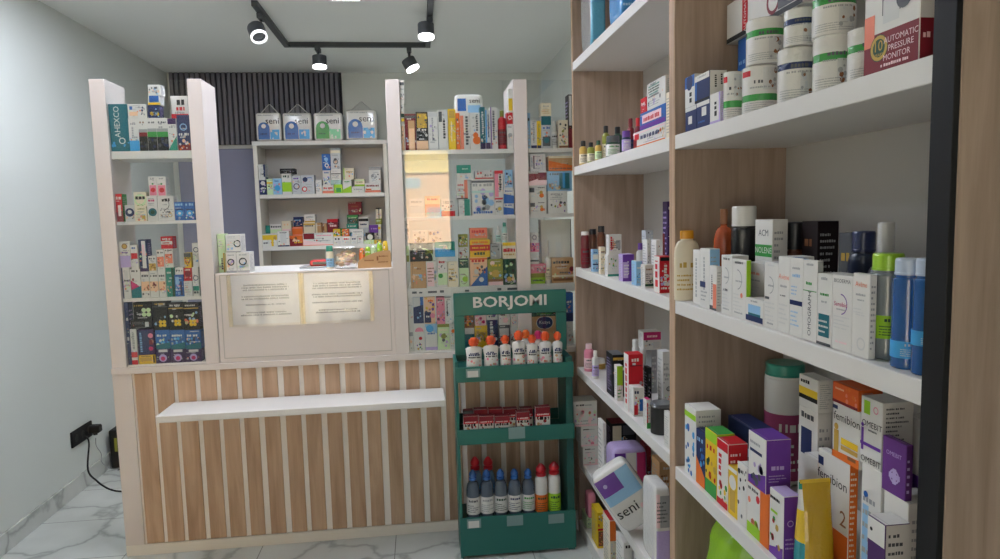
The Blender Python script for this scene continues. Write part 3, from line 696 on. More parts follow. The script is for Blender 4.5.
# ---- goods on the counter top
rows(CT, 1, [
 ('c', 217.5, 253, 225, 271.6, 'ltg', 'j60,15,75,30:dg r80,0,100,100:gd', 'pale green carton upright against the case, lower', dict(off=.05)),
 ('c', 216.5, 234, 225, 252.8, 'ltg', 'l20-80:4:w', 'pale green carton upright against the case, upper', dict(off=.05)),
 ('c', 225.8, 252.5, 236.5, 271.6, 'w', 'o48,52,34:k b0-10:gy r0,12,4,96:gd h50,84,60,6:gy', 'white carton with dark ring beside the pale green cartons', dict(dep=.09)),
 ('c', 236.8, 252.5, 249.5, 271.6, 'w', 'o48,55,32:k b0-10:gy h50,86,60,6:gy', 'white carton with dark ring, right one of pair', dict(dep=.09)),
 ('c', 225.8, 234.5, 240.5, 252.4, 'w', 'o78,48,26:k b0-6:gy l20-85:5:lg', 'white carton on top of the two ring cartons', dict(dep=.09)),
 ('B', 325.4, 246, 333.2, 269, 'cr', '', 'cream bottle with a teal cap beside the plastic tub', dict(cap='gt', band='lb', capf=.24, neck=.8, off=.03)),
 ], dep=.06)

# ---- right display case
rows(RC, 1, [
 ('c', 399, 126, 404, 148, 'pch', 'h50,60,60,6:br', 'narrow peach carton at the left edge'),
 ('c', 398.6, 104, 404.2, 125.8, 'w', 'b20-34:y b40-55:dn h50,80,70,9:dg', 'narrow white carton with yellow band'),
 ('c', 398.4, 80.5, 404.3, 103.8, 'w', 'b80-92:dg h50,60,70,8:gy h50,30,60,8:gy', 'narrow white carton topmost at the left edge'),
 ('c', 404.5, 114, 416, 148, 'dr', 'r30,0,90,82:kr r36,0,86,60:pch b88-96:dg', 'plum carton with tan panel'),
 ('c', 416.2, 112, 428, 148, 'k', 'r8,58,92,96:gd s10,60,90,95:y:dg h50,50,80,6:w s5,30,95,50:gy:dg b0-24:pch', 'black carton with yellow figures'),
 ('c', 428.5, 112, 437.8, 148, 'w', 'j45,30,85,18:gy b88-98:lg', 'white carton with grey vertical print'),
 ('c', 438.4, 110, 448, 148, 'lg', 'd100-70:w j62,28,78,26:k r5,70,40,96:dg', 'pale grey carton with black vertical print'),
 ('c', 448.3, 109, 455.7, 148, 'y', 'j45,20,70,20:cr r10,78,90,96:gd', 'straw yellow carton'),
 ('c', 456.1, 113, 460, 148, 'o', '', 'thin orange carton'),
 ('c', 460.3, 112.6, 470, 148, 'w', 'r0,0,34,92:sal j70,12,90,30:dg', 'white carton with salmon side and vertical print'),
 ('c', 470.3, 112.6, 480, 148, 'w', 'c65,24,42:o c55,38,28:o j72,50,95,24:dg', 'white carton with big orange splash'),
 ('c', 480.4, 107, 485.2, 148, 'tl', 'j50,35,90,45:w b0-14:dv', 'thin teal carton with white vertical print'),
 ('c', 485.5, 110, 490.2, 148, 'w', 'r0,0,30,100:sk b0-16:dv j65,30,90,30:nv', 'thin white carton with blue edge'),
 ('c', 490.6, 107, 497.3, 148, 'w', 'j48,22,92,34:dg r0,0,14,100:v', 'white carton with violet edge, dark vertical print'),
 ('B', 498.3, 110, 507, 148, 'r', '', 'red bottle with olive cap', dict(cap='ol', band='dr', capf=.16, neck=.45)),
 ('c', 507.4, 124, 514, 148, 'w', 'c50,55,36:gy r20,15,80,40:lg h50,85,60,7:gy', 'white carton with grey picture, under the red one'),
 ('c', 506.5, 112.6, 513.5, 123.9, 'r', 'c50,55,34:w c50,55,20:r', 'small red carton with white heart'),
 ('c', 508.3, 89, 514, 112.5, 'w', 'r0,8,100,60:y b60-66:w h50,85,60,7:lg', 'tall white carton with yellow middle'),
 ('S', 454.5, 94, 483, 114, 'w', 'r10,70,40,92:b r46,62,90,80:lb t70,88,8:k:seni', 'white hygiene pack with blue square lying on the row', dict(dep=.09, off=.06, p=10)),
 ('c', 527.6, 113, 530.4, 147, 'lb', '', 'sliver of pale blue carton beside the white upright'),
 ('c', 530.8, 120, 536.8, 146, 'w', 'b0-10:nv j50,20,90,30:gy', 'slim white carton with navy foot'),
 ('c', 537.1, 121, 541, 146, 'y', 'j50,20,90,30:ol b0-10:nv', 'slim yellow carton with navy foot'),
 ('c', 541.4, 116, 551.2, 146, 'sl', 'b72-100:tl r10,6,90,36:dg c50,24,28:tl h50,60,70,7:b', 'grey carton with teal top'),
 ('c', 541, 103, 551.2, 115.8, 'cr', 'h50,70,60,12:gy l15-55:3:gd', 'cream carton on the grey carton'),
 ('B', 551.6, 121, 557.8, 147, 'w', '', 'small white spray bottle with dark collar', dict(cap='w', band='lg', capf=.35, neck=.4, name='spray_bottle', bandr=(.1, .8), prt='k')),
 ('c', 558.8, 120, 568, 146.5, 'cr', 's8,15,92,90:dg:ol:k b0-8:br', 'cream carton with dark floral print'),
 ('c', 568.3, 94.5, 574, 146.5, 'k', 'b0-36:dr r10,42,60,98:w j70,45,95,22:k', 'tall black and white carton at the right edge'),
], dep=.06)
rows(RC, 2, [
 ('c', 458.7, 199.2, 470, 216.4, 'w', 'r50,0,100,100:gt r5,10,40,85:lg h25,50,30,10:gy', 'white carton with teal right half'),
 ('c', 456.6, 180, 467.7, 199, 'w', 'd0-0:w r70,0,100,100:sal h35,70,50,9:r l25-60:3:gy b0-5:k', 'white carton with salmon right edge'),
 ('c', 456.4, 165, 471, 179.8, 'w', 'b45-100:gt h60,70,40,9:w', 'flat white carton with teal upper half'),
 ('c', 471.3, 179, 494.4, 216, 'w', 'b90-96:dg b0-12:w h50,5,90,7:b s8,15,92,60:lb:b:lg:gy h50,80,90,8:gy b62-68:pt', 'large white carton with pale blue scene'),
 ('c', 475, 170.5, 493.5, 178.8, 'lg', 's3,20,97,95:dg:r:gy b0-14:r', 'flat floral carton on the large white carton'),
 ('c', 494.8, 197, 503, 215.6, 'w', 'c58,34,30:gy c58,34,20:y b86-96:r h50,70,70,8:k', 'white carton with grey ball picture'),
 ('c', 494.6, 170.5, 503, 196.6, 'w', 'r0,0,45,92:pk j70,25,85,30:k b88-100:r', 'white carton with pink left side'),
 ('c', 503.5, 203.6, 514, 215.8, 'w', 'd70-55:b h50,80,70,14:b b0-8:b', 'white carton with blue wave, lowest of its stack'),
 ('c', 503.5, 189.5, 514, 203.4, 'w', 'd70-55:b h50,84,70,11:b', 'white carton with blue wave, second of its stack'),
 ('c', 503.5, 170, 512.6, 189.2, 'lb', 's15,20,85,85:nv:b:w b0-10:lg r0,0,10,100:w', 'pale blue carton on the wave cartons'),
 ('c', 409, 199, 424, 216, 'w', 'b20-60:lg h50,80,70,9:gy', 'white carton seen through the glass reflection'),
 ('c', 425, 196, 440, 216, 'pch', 'b20-60:sal h50,80,70,9:r', 'peach carton seen through the glass reflection'),
 ('c', 441, 199, 455, 216, 'w', 'b0-30:r h50,80,70,9:gy', 'white carton with red foot behind the reflection'),
 ('c', 530, 200.8, 546.5, 215, 'w', 'r2,55,30,85:dg c72,34,15:o c70,55,11:gd h70,82,40,8:dg', 'white carton with golden figure, lower of two'),
 ('c', 529, 185.5, 546.5, 200.6, 'w', 'r2,55,30,85:dg c72,34,15:o c70,55,11:gd h70,82,40,8:dg', 'white carton with golden figure, upper of two'),
 ('c', 528, 170.5, 546.8, 185.3, 'w', 'r0,25,52,80:dr d25-62:lp r52,35,100,86:dr h30,88,50,8:gy', 'white carton with crimson wave'),
 ('c', 530, 154, 545.6, 170.3, 'w', 'r20,10,28,90:dg r48,5,52,95:lg r78,5,82,95:lg j12,20,80,8:tl', 'row of slim white cartons taped as one'),
 ('c', 548, 191, 567.4, 215, 'w', 's8,10,92,50:dg:ol:v:lp h45,82,60,9:gy l60-74:2:gy', 'white carton with floral posy'),
 ('c', 547.3, 171, 572, 190.8, 'lb', 'r48,10,90,90:tl s8,8,50,50:cr:kr r62,15,72,90:sk h30,80,40,10:dg', 'blue carton with white cross figure'),
 ('c', 548.6, 156, 572.5, 170.8, 'kr', 'd70-35:o h50,12,90,10:dg b86-100:cr', 'flat orange and tan carton'),
], dep=.07)
rows(RC, 3, [
 ('c', 404, 262, 409, 286, 'w', 'r10,20,70,60:lg', 'narrow white carton, lower left corner'),
 ('c', 404, 246, 409, 261.8, 'ltg', 'b0-40:ol', 'narrow green carton at the left'),
 ('c', 404, 222, 409, 245.8, 'w', 'b20-40:lg b60-72:gy', 'narrow white carton above the narrow green one'),
 ('c', 410.6, 261.6, 426.2, 286, 'kr', 'r12,0,14,100:br h55,70,30,6:br', 'kraft brown carton'),
 ('c', 426.6, 261.2, 437.2, 286, 'w', 'r5,5,70,95:lp l20-80:5:br', 'white carton with blush panel'),
 ('c', 437.6, 257, 447.4, 286, 'w', 'b8-48:ltg c30,38,24:g h50,80,70,8:r s10,60,80,75:dg:lp', 'white carton with green wash'),
 ('c', 447.8, 262, 458, 286, 'cr', 'l20-80:4:gd', 'cream carton behind the glass glare'),
 ('c', 409.8, 243.6, 433, 261, 'k', 's8,15,55,95:dg:w a55,12,62:ltg s60,10,98,60:ol:dn', 'dark carton with a green arc'),
 ('c', 435, 242, 455, 256.8, 'gt', 'd65-40:sk h45,35,60,12:lb h40,75,40,6:w', 'teal carton lying across the row'),
 ('c', 412.8, 231, 427.4, 243.4, 'w', 's10,10,90,90:dg:gy:k', 'small white carton with dark speckle'),
 ('c', 428.6, 231, 442, 242, 'lg', 's10,10,90,90:b:gy:nv', 'small grey carton with blue speckle'),
 ('c', 459.5, 268, 468.8, 284, 'ltg', 'a30,40,60:ol c60,40,30:lm', 'pale green carton with lime arc, lowest of its stack'),
 ('c', 459, 258.4, 468.5, 267.8, 'dn', 'h50,70,80,16:ltg', 'dark green carton in the stack left of red-yellow'),
 ('c', 458.9, 247, 468.2, 258.2, 'lg', 's10,10,90,90:br:dr:ol', 'grey carton with brown picture'),
 ('c', 458.7, 234.5, 467.7, 246.8, 'ol', 's10,10,90,90:dn:gd', 'olive carton topmost of its stack'),
 ('c', 470, 257.4, 487.4, 284.5, 'pch', 'd0-68:b h50,84,80,14:r s30,40,90,66:dv:o c65,22,14:w b92-98:o', 'large peach carton with blue corner'),
 ('c', 470, 240, 490, 257.2, 'y', 'b38-72:r h50,82,80,12:o h50,50,80,12:y h50,14,60,16:dn', 'yellow carton with red script band'),
 ('c', 470, 228, 487.2, 239.8, 'sal', 'h50,60,80,24:r b0-16:gd', 'salmon carton on the yellow carton'),
 ('c', 488, 259, 503, 284.5, 'ol', 'b0-14:lp c30,84,16:lp h55,72,60,9:y c50,45,26:gd b14-24:br', 'olive and yellow carton'),
 ('c', 490.5, 243.6, 500, 258.8, 'gy', '', 'plain grey carton'),
 ('c', 503.5, 258.8, 516, 283.5, 'dn', 's8,50,92,95:ol:ltg:k a45,22,44:ltg c45,22,20:gd', 'dark green floral carton'),
 ('c', 500.6, 242.4, 516, 258.6, 'cr', 'h50,42,90,22:r h50,22,80,9:gd b80-100:y', 'cream carton with red script'),
 ('B', 496, 226, 501, 243.4, 'w', '', 'small white bottle standing at the back', dict(cap='w', band='pt', capf=.2, neck=.5)),
 ('B', 502.2, 222.5, 507.4, 242.2, 'pt', '', 'small mint bottle standing at the back', dict(cap='gt', band='w', capf=.2, neck=.6)),
 ('c', 484, 228, 493, 243.4, 'lg', 's10,10,90,90:gy:dg', 'small grey speckled carton near the bottles'),
 ('c', 530.6, 273.4, 545, 281, 'lm', 'b60-100:ol h50,25,70,16:dn', 'flat lime carton'),
 ('c', 529.6, 264, 546, 273.2, 'pk', 's8,10,92,90:m:lp:w', 'flat pink floral carton'),
 ('c', 530, 252, 539, 263.8, 'w', 'b20-34:dg r20,50,80,90:lg', 'small white carton with dark stripe'),
 ('c', 530.4, 243, 539.4, 251.8, 'pk', 's8,10,92,90:m:w:v', 'small rosy carton'),
 ('c', 530.6, 233, 538, 242.8, 'w', 'c50,55,36:gy c50,55,18:w', 'small white carton with grey disc'),
 ('B', 545.8, 240.5, 551.6, 280, 'w', '', 'slim white cosmetic bottle', dict(cap='w', band='cr', capf=.38, neck=.3)),
 ('c', 552, 258, 573.5, 277, 'kr', 'h45,78,80,12:k h40,62,50,7:br r4,8,96,18:br c92,55,12:dr h60,38,50,7:dg b24-32:cr', 'beige carton with dark lettering'),
 ('c', 540.5, 219.5, 571.5, 275, 'f4f6f2', 'r0,0,3,100:lg r97,0,100,100:dg', 'tall blank pale carton', dict(off=.066, dep=.05, busy=False)),
], dep=.06)
rows(RC, 4, [
 ('c', 408.4, 324, 413.2, 353, 'w', 'b55-70:gy h50,30,70,10:pch', 'narrow white carton at the lower left'),
 ('c', 408.2, 296, 412.8, 323.8, 'w', 'j50,20,80,26:lg', 'narrow white carton at the upper left'),
 ('c', 413.6, 323.4, 425, 353, 'w', 'c50,70,40:pk r10,5,90,70:w c60,45,16:r s25,5,80,35:v:g:gd', 'white carton with rosy arch'),
 ('c', 425.3, 323.8, 437.4, 353, 'lb', 'd88-62:w b0-12:lv c40,82,32:sk h50,60,60,7:b', 'pale blue and white carton'),
 ('c', 437.8, 324, 449.6, 353, 'ltg', 'c50,52,22:ol h50,74,70,8:cr b88-100:ol', 'pale green carton with olive disc'),
 ('c', 450, 324, 455, 353, 'w', 'c70,72,40:o', 'white carton with orange spot beside the drink stand'),
 ('c', 413.4, 297, 423.4, 323.2, 'b', 'r0,62,70,100:lg d62-70:nv s15,8,80,50:lb:nv', 'blue carton with grey top'),
 ('c', 424.3, 297, 435.2, 323.6, 'pch', 's8,50,92,95:o:y:v r0,4,60,44:nv h35,24,40,8:w c75,30,24:pk', 'peach carton with indigo panel'),
 ('c', 435.5, 297.6, 444.8, 323.8, 'pk', 's8,10,92,95:dv:w:m:v h50,88,60,6:k', 'pink carton with dark flowers'),
 ('c', 445.1, 298, 451.5, 323.8, 'w', 'j35,30,90,22:k', 'white carton with black vertical marks'),
 ('c', 464, 328, 474.5, 350, 'w', 'b0-70:tl', 'white and teal carton seen over the pouches'),
 ('c', 464.2, 313, 474.3, 327.8, 'br', 's8,8,92,92:y:dn:o', 'brown carton with green and yellow picture'),
 ('c', 475, 325.6, 487.4, 350, 'y', 's8,30,92,90:gd:ol', 'yellow carton seen over the pouches'),
 ('c', 475.2, 311.5, 486, 325.4, 'lp', 's8,8,92,92:pk:m:w', 'pink carton seen under the green sign board'),
 ('c', 487.8, 320, 498, 350, 'nv', 'j40,15,95,34:w', 'navy carton with white vertical print'),
 ('c', 486.4, 311, 497.4, 319.8, 'w', 'h50,30,60,20:nv c70,60,20:v', 'white carton with navy print under the sign board'),
 ('c', 498.6, 325, 510, 350, 'dg', 'r8,50,92,85:lg', 'grey carton seen over the pouches'),
 ('c', 498.8, 311.5, 510, 324.8, 'w', 'c60,35,24:lp h40,70,50,14:k', 'white carton with blush spot under the sign board'),
 ('c', 510.6, 327, 519.4, 350, 'w', 'o50,40,36:dg', 'white carton with a dark ring outline'),
 ('c', 510.8, 311.5, 519.4, 326.8, 'w', 's20,15,80,80:lp:r', 'white carton with rosy figures under the sign board'),
 ('c', 530.6, 316.4, 557, 350, 'kr', 'c42,78,24:w c62,78,24:w c42,78,22:nv c52,78,24:nv c62,78,22:nv t52,78,15:w:Kuzya', 'kraft carton with an oval navy badge'),
 ('c', 530.6, 310.5, 557, 316.2, 'dn', 'h50,35,60,20:g', 'flat dark green carton on the badge carton'),
 ('c', 565.8, 321.5, 573.5, 352, 'w', 'r0,0,30,90:lg', 'white carton right of the drink stand'),
 ('c', 565.4, 293, 573.2, 321.3, 'b', 'h50,66,50,8:w b0-30:nv', 'blue carton right of the drink stand'),
], dep=.06)

# ---- shelf unit behind the counter
for i, (x0, x1, y0, c, pos) in enumerate(((252.5, 281, 112.5, 'b', 'first blue hygiene pack from the left'), (282.5, 311.5, 112.5, 'b', 'second blue hygiene pack from the left'),
                                 (313.5, 342.5, 112.5, 'g', 'green hygiene pack between blue packs'), (345.5, 377, 109.5, 'b', 'largest blue hygiene pack, rightmost'))):
    lt = {'b': 'sk', 'g': '7ccf9c'}[c]
    o, w, d, h = put(BU, 1, 'S', x0, y0, x1, 140.3, 'w', 'r8,6,54,46:%s c31,46,23:%s r8,12,54,40:%s r56,6,92,40:%s s58,8,90,38:w:%s c31,52,9:w h30,22,26,6:%s h40,88,60,4:gy t66,70,20:k:seni' % (c, c, c, lt, lt, {'b': 'nv', 'g': 'dn'}[c]),
        pos, dep=.2, where=True, p=13)
    mb = MB(); n = 10                             # clear film gathered into a carrying handle
    for sx in (-1, 1):
        mb.add([(sx * w * .4, -.03, h * .96), (sx * w * .4, .03, h * .96), (sx * w * .03, .012, h + .075), (sx * w * .03, -.012, h + .075)], [(0, 1, 2, 3)], M_film)
        mb.tube([(sx * w * .4, -.03, h * .965), (sx * w * .2, -.024, h + .036), (sx * w * .02, -.014, h + .075)], .004, film('lg'), 6)
    mb.add([(-w * .4, -.03, h * .96), (w * .4, -.03, h * .96), (w * .03, -.014, h + .075), (-w * .03, -.014, h + .075)], [(0, 1, 2, 3)], M_film)
    mb.build('film_handle', o)
rows(BU, 2, [
 ('c', 256, 177, 266, 193, 'nv', 'c55,65,34:w b82-100:w', 'navy carton with white disc, below its twin'),
 ('c', 255.8, 164.5, 265.3, 176.8, 'w', 'r72,0,100,100:nv c40,50,36:lg', 'white carton with navy edge'),
 ('c', 266.8, 179, 272.8, 192.5, 'ltg', 'b70-80:y h50,50,60,9:dn', 'narrow pale green carton'),
 ('c', 273, 178.5, 281.8, 192.5, 'lb', 'c50,40,34:sk h50,80,60,9:b', 'pale blue carton'),
 ('c', 282, 173.6, 291.6, 192.5, 'w', 'b12-58:lm h50,82,70,10:dn b0-12:w', 'white carton with a lime panel'),
 ('c', 279.8, 168.6, 294.6, 173.4, 'k', 'h50,50,50,30:dg', 'flat black carton on the lime carton'),
 ('c', 292.4, 176, 300.8, 192.5, 'sl', 'o48,42,38:dv h50,82,70,9:v', 'grey carton with dark ring'),
 ('c', 301.2, 183.3, 314.4, 192.5, 'sl', 'c25,45,26:r c25,45,16:w h65,60,40,12:gy', 'flat grey carton with red dot'),
 ('c', 301.2, 175, 314, 183.1, 'sl', 'c30,45,30:nv h65,60,40,12:b', 'flat grey carton with navy dot'),
 ('c', 315.6, 180, 322, 192.5, 'w', 'l15-80:4:gy', 'plain white carton beside the tall stack'),
 ('c', 322.4, 185.3, 333.6, 192.5, 'w', 'b0-30:sal h50,55,80,22:r', 'flat white carton with salmon foot'),
 ('c', 322.8, 170.4, 330.5, 185.1, 'w', 's10,10,90,60:b:lb:nv h50,80,60,9:b', 'white carton with blue marks'),
 ('c', 322, 154, 330.3, 170.2, 'b', 'c50,68,24:lb c55,30,26:w c55,30,14:b', 'blue carton high on the stack'),
 ('c', 334, 184.4, 342.6, 193, 'lm', 'r25,10,85,60:g', 'small lime green carton'),
 ('c', 331, 180, 341, 184.2, 'pt', '', 'thin mint carton in the tall stack'),
 ('c', 331, 170.4, 341, 179.8, 'w', 'b60-68:k l15-55:2:gy', 'white carton with black line'),
 ('c', 330.6, 153.2, 340.5, 170.2, 'sl', 'o50,50,26:dg h50,85,70,7:gy b0-8:w', 'tall grey carton with ring'),
 ('c', 330.4, 148, 340.3, 153, 'gy', 'b0-55:cr h50,80,70,16:dg', 'flat grey carton topmost of the stack'),
 ('c', 342.8, 179.6, 351.6, 192.5, 'w', 'd25-55:lm h50,80,60,9:g', 'white carton with lime slope'),
 ('c', 343.5, 168, 354, 179.4, 'cr', 'h55,60,60,12:gd r0,0,8,100:lm', 'cream carton on the white one'),
 ('c', 352, 186.4, 364.4, 192.5, 'w', 'h50,45,70,16:gy', 'flat white carton under the green-lined one'),
 ('c', 352, 179, 364.6, 186.2, 'cr', 'b0-25:lm b75-90:ltg h50,50,60,16:ol', 'flat cream carton with green lines'),
 ('c', 365, 183, 380.6, 192.5, 'w', 'b0-22:sal h50,62,80,18:dr r4,25,40,40:o', 'white carton with orange foot'),
 ('c', 369, 170, 380.6, 182.8, 'w', 'c40,50,24:gy s20,15,80,80:lg:dg', 'white carton with grey figures'),
 ('c', 369, 167, 381, 169.8, 'gy', '', 'flat grey carton at the right end'),
], dep=.1)
rows(BU, 3, [
 ('c', 260, 234, 277.3, 248, 'w', 'b55-92:y r60,5,75,60:y c85,68,12:gd h20,25,30,14:dg', 'white carton with thick yellow arrow'),
 ('c', 277.6, 231, 289.3, 247.5, 'w', 'b0-8:nv r25,20,75,80:lg h50,86,60,7:dg', 'white carton with navy foot line'),
 ('c', 289.6, 236, 302.6, 246.5, 'o', 'd80-30:dr s5,20,60,90:pch:br h65,30,60,14:y', 'orange and red carton'),
 ('c', 303, 233, 333, 246, 'w', 'r2,52,38,98:dr d48-4:lp c46,40,7:r h70,75,50,10:pk h70,35,46,8:gy b0-6:sal', 'wide white carton with rosy slope'),
 ('c', 333.4, 236.5, 342, 247, 'w', 'h50,60,60,22:k c70,30,18:lg', 'small white carton, first in the front row'),
 ('c', 342.3, 236.5, 350.4, 247, 'w', 'h50,60,60,22:r c70,30,18:lg', 'small white carton, second in the front row'),
 ('c', 350.7, 236.5, 357.4, 247, 'w', 'h50,60,60,22:nv c70,30,18:lg', 'small white carton, third in the front row'),
 ('c', 357.7, 236.5, 363.4, 247, 'w', 'h50,60,60,22:dr c70,30,18:lg', 'small white carton, fourth in the front row'),
 ('c', 363.8, 240, 374, 250, 'ltg', 's8,8,92,92:lm:y:w', 'pale green speckled carton'),
 ('c', 374.4, 240, 381.2, 250, 'y', 's8,8,92,92:g:w:ol', 'yellow speckled carton near the right'),
 ('c', 265, 225.5, 270.3, 248, 'gt', 'b40-55:w', 'slim green carton at the left', dict(off=.13)),
 ('c', 270.6, 224, 282, 248, 'w', 'h50,84,90,9:dg b60-76:ltg', 'white carton with dark script', dict(off=.13)),
 ('c', 282.4, 221, 291.6, 248, 'cr', 'h50,82,60,8:pch b55-68:lp', 'cream carton beside the navy one', dict(off=.13)),
 ('c', 292.4, 226.8, 303, 248, 'sal', 'b60-90:o h50,45,70,9:w', 'salmon carton under the navy one', dict(off=.13)),
 ('c', 293.4, 217, 302.2, 226.6, 'nv', 'h50,62,70,12:lb b0-10:k', 'dark navy carton', dict(off=.13)),
 ('c', 304, 222.4, 315.4, 248, 'cr', 'h50,82,80,7:dg b88-96:gd', 'cream carton in the back row', dict(off=.13)),
 ('c', 304.4, 214.5, 315, 222.2, 'w', 'b0-20:gd h50,60,70,18:gy', 'white carton with gold line', dict(off=.13)),
 ('c', 316, 222.8, 321.6, 248, 'kr', 'r0,0,30,100:cr', 'slim tan carton', dict(off=.13)),
 ('c', 322, 223.5, 327.2, 248, 'br', 'r50,0,100,100:kr', 'slim brown carton', dict(off=.13)),
 ('c', 327.6, 219, 338.4, 248, 'dr', 'b88-100:r h55,70,60,8:lp', 'crimson carton in the back row', dict(off=.13)),
 ('c', 338.8, 228.5, 346.6, 248, 'g', 'h50,80,60,10:ltg', 'green carton in the back row', dict(off=.13)),
 ('c', 347, 223.8, 358, 248, 'gt', 'h50,85,70,7:w b60-75:w', 'teal carton beneath the dark green one', dict(off=.13)),
 ('c', 347, 214.6, 358, 223.6, 'dn', 'h50,60,70,16:ltg b70-90:g', 'dark green carton', dict(off=.13)),
 ('c', 348, 201.8, 361.5, 214.4, 'dr', 'h50,60,50,10:br', 'plum red carton topmost at the back', dict(off=.14)),
 ('c', 359, 217, 369, 248, 'w', 'b84-94:k h50,70,70,6:nv b40-60:sl', 'white carton with black top line', dict(off=.13)),
 ('c', 369.6, 224.4, 381.4, 248, 'w', 'r0,55,76,98:v h40,74,50,8:lv c85,80,12:y l10-48:3:gy', 'white carton with violet panel', dict(off=.11)),
 ('c', 375.6, 218.6, 381.6, 224.2, 'ol', 'h50,50,70,26:ltg', 'small olive carton', dict(off=.14)),
 ('c', 375.8, 207.8, 381.6, 218.4, 'cr', 'r45,0,60,100:dg b90-100:k', 'cream carton above the small olive one', dict(off=.14)),
 ('c', 331.4, 229, 340, 236.3, 'y', 's8,8,92,92:g:w:o', 'yellow picture carton on the front row', dict(off=.03, dep=.06)),
 ('c', 340.3, 229, 348.6, 236.3, 'o', 's8,8,92,92:y:w:dr', 'orange picture carton on the front row', dict(off=.03, dep=.06)),
 ('c', 352.2, 229, 363.4, 236.3, 'w', 'h50,55,80,20:gy', 'white carton lying on the front row', dict(off=.03, dep=.06)),
 ('c', 366, 232.8, 374, 239.8, 'k', 'c50,40,40:w', 'small black carton with white disc', dict(off=.03, dep=.06)),
], dep=.09)
print('goods so far', COUNT[0])

# ---- special things on the counter top
def onplane(x0, y0, x1, y1, Y):
    p, q = at(x0, (y0 + y1) / 2, 1, Y), at(x1, (y0 + y1) / 2, 1, Y); m = (x0 + x1) / 2
    return p.x, q.x, at(m, y1, 1, Y).z, at(m, y0, 1, Y).z
t = thing('card_terminal', 'small red card terminal on a grey pad on the counter top', 'card terminal', (-.48, 3.33, 1.2683))
mb = MB(); mb.box(-.08, .08, -.07, .07, 0, .008, plas('gy'), .003); mb.build('pad', t)
mb = MB(); mb.box(-.035, .068, -.05, .05, .0085, .036, plas('r'), .006); b_ = mb.build('body', t)
mb = MB(); mb.box(-.02, .052, -.0515, -.0505, .016, .03, plas('k')); mb.box(-.025, .058, -.042, .0, .0365, .0375, plas('dr')); mb.build('screen', t)
x0, x1, z0, z1 = onplane(333.6, 247, 356, 269.4, YC + .03)
w = x1 - x0; h = z1 - 1.2683
t = thing('plastic_tub', 'clear plastic tub of beige wrapped sweets on the counter top', 'tub', ((x0 + x1) / 2, YC + .03 + w * .36, 1.2683))
mb = MB(); vs, fs = superbox(w, w * .7, h, 9, 12, 8); mb.add(vs, fs, M_film, True); mb.build('clear_tub', t)
mb = MB(); mb.box(-w / 2 + .004, w / 2 - .004, -w * .33, w * .33, h * .94, h, plas('w'), .004); mb.build('lid', t)
R = random.Random(3); mb = MB()
for i in range(26):
    a = R.uniform(-.38, .38) * w; c_ = R.uniform(-.24, .24) * w; zz = .008 + (i / 26) * h * .62
    mb.lathe([(0, zz), (.011, zz + .004), (.013, zz + .009), (.011, zz + .014), (0, zz + .018)], ink(('pch', 'cr', 'lp', 'kr')[i % 4]), 8, 1, 1, a, c_)
o = mb.build('sweets', t); o['kind'] = 'stuff'
# kraft display holder with bright sachets standing in it
x0, x1, z0, z1 = onplane(357.4, 250.4, 390.6, 268.8, YC + .026)
w = x1 - x0; h = z1 - 1.2683
t = thing('display_holder', 'kraft card holder with arched front at the right of the counter top', 'holder', ((x0 + x1) / 2, YC + .027, 1.2683))
mb = MB(); n = 16; pts = [(-w / 2, 0), (w / 2, 0), (w / 2, h * .96)] + [(w / 2 - w * i / n, h * (.35 + .64 * math.cos((i / n) * PI / 2) ** .7) if i < n else h * .3) for i in range(1, n + 1)]
N = len(pts); vs = [(a, 0, c_) for a, c_ in pts] + [(a, .004, c_) for a, c_ in pts]
mb.add(vs, [list(range(N)), [N + i for i in range(N)][::-1]] + [(i, N + i, N + (i + 1) % N, (i + 1) % N) for i in range(N)], ink('kr'))
decals(mb, 'h35,40,28,8:br r58,42,63,66:br h78,62,26,8:br h76,30,30,7:br', w, h, lambda u, v, l: (u - w / 2, -.0006 - .0001 * l, v)); mb.build('front_card', t)
mb = MB(); mb.box(-w / 2, w / 2, .0045, .085, 0, .004, ink('kr')); mb.box(-w / 2, w / 2, .0815, .085, .0045, h * .8, ink('kr')); mb.box(w / 2 - .003, w / 2, .0045, .081, .0045, h * .8, ink('kr')); mb.build('tray', t)
for i, (dx, hh, c1, c2, lb) in enumerate(((-.055, .088, 'o', 'g', 'orange and green sachet leftmost in the kraft holder'), (-.028, .094, 'lm', 'y', 'lime sachet second in the kraft holder'), (-.002, .098, 'ltg', 'dn', 'pale green sachet third in the kraft holder'), (.026, .112, 'lm', 'w', 'lime and white sachet fourth in the kraft holder'), (.052, .118, 'y', 'k', 'yellow and black sachet rightmost in the kraft holder'))):
    mb = MB(); vs, fs = superbox(.026, .02, hh, 3.5, 8, 8); mb.add(vs, fs, film(c1), True)
    decals(mb, 's10,45,90,95:%s:%s:w' % (c2, c1), .026, hh, lambda u, v, l: (u - .013, -.0108 - .0001 * l, v), seed=i)
    tag(mb.build('sachet', None, ((x0 + x1) / 2 + dx, YC + .05, 1.2730)), lb, 'sachet', 'sachets in the kraft holder')

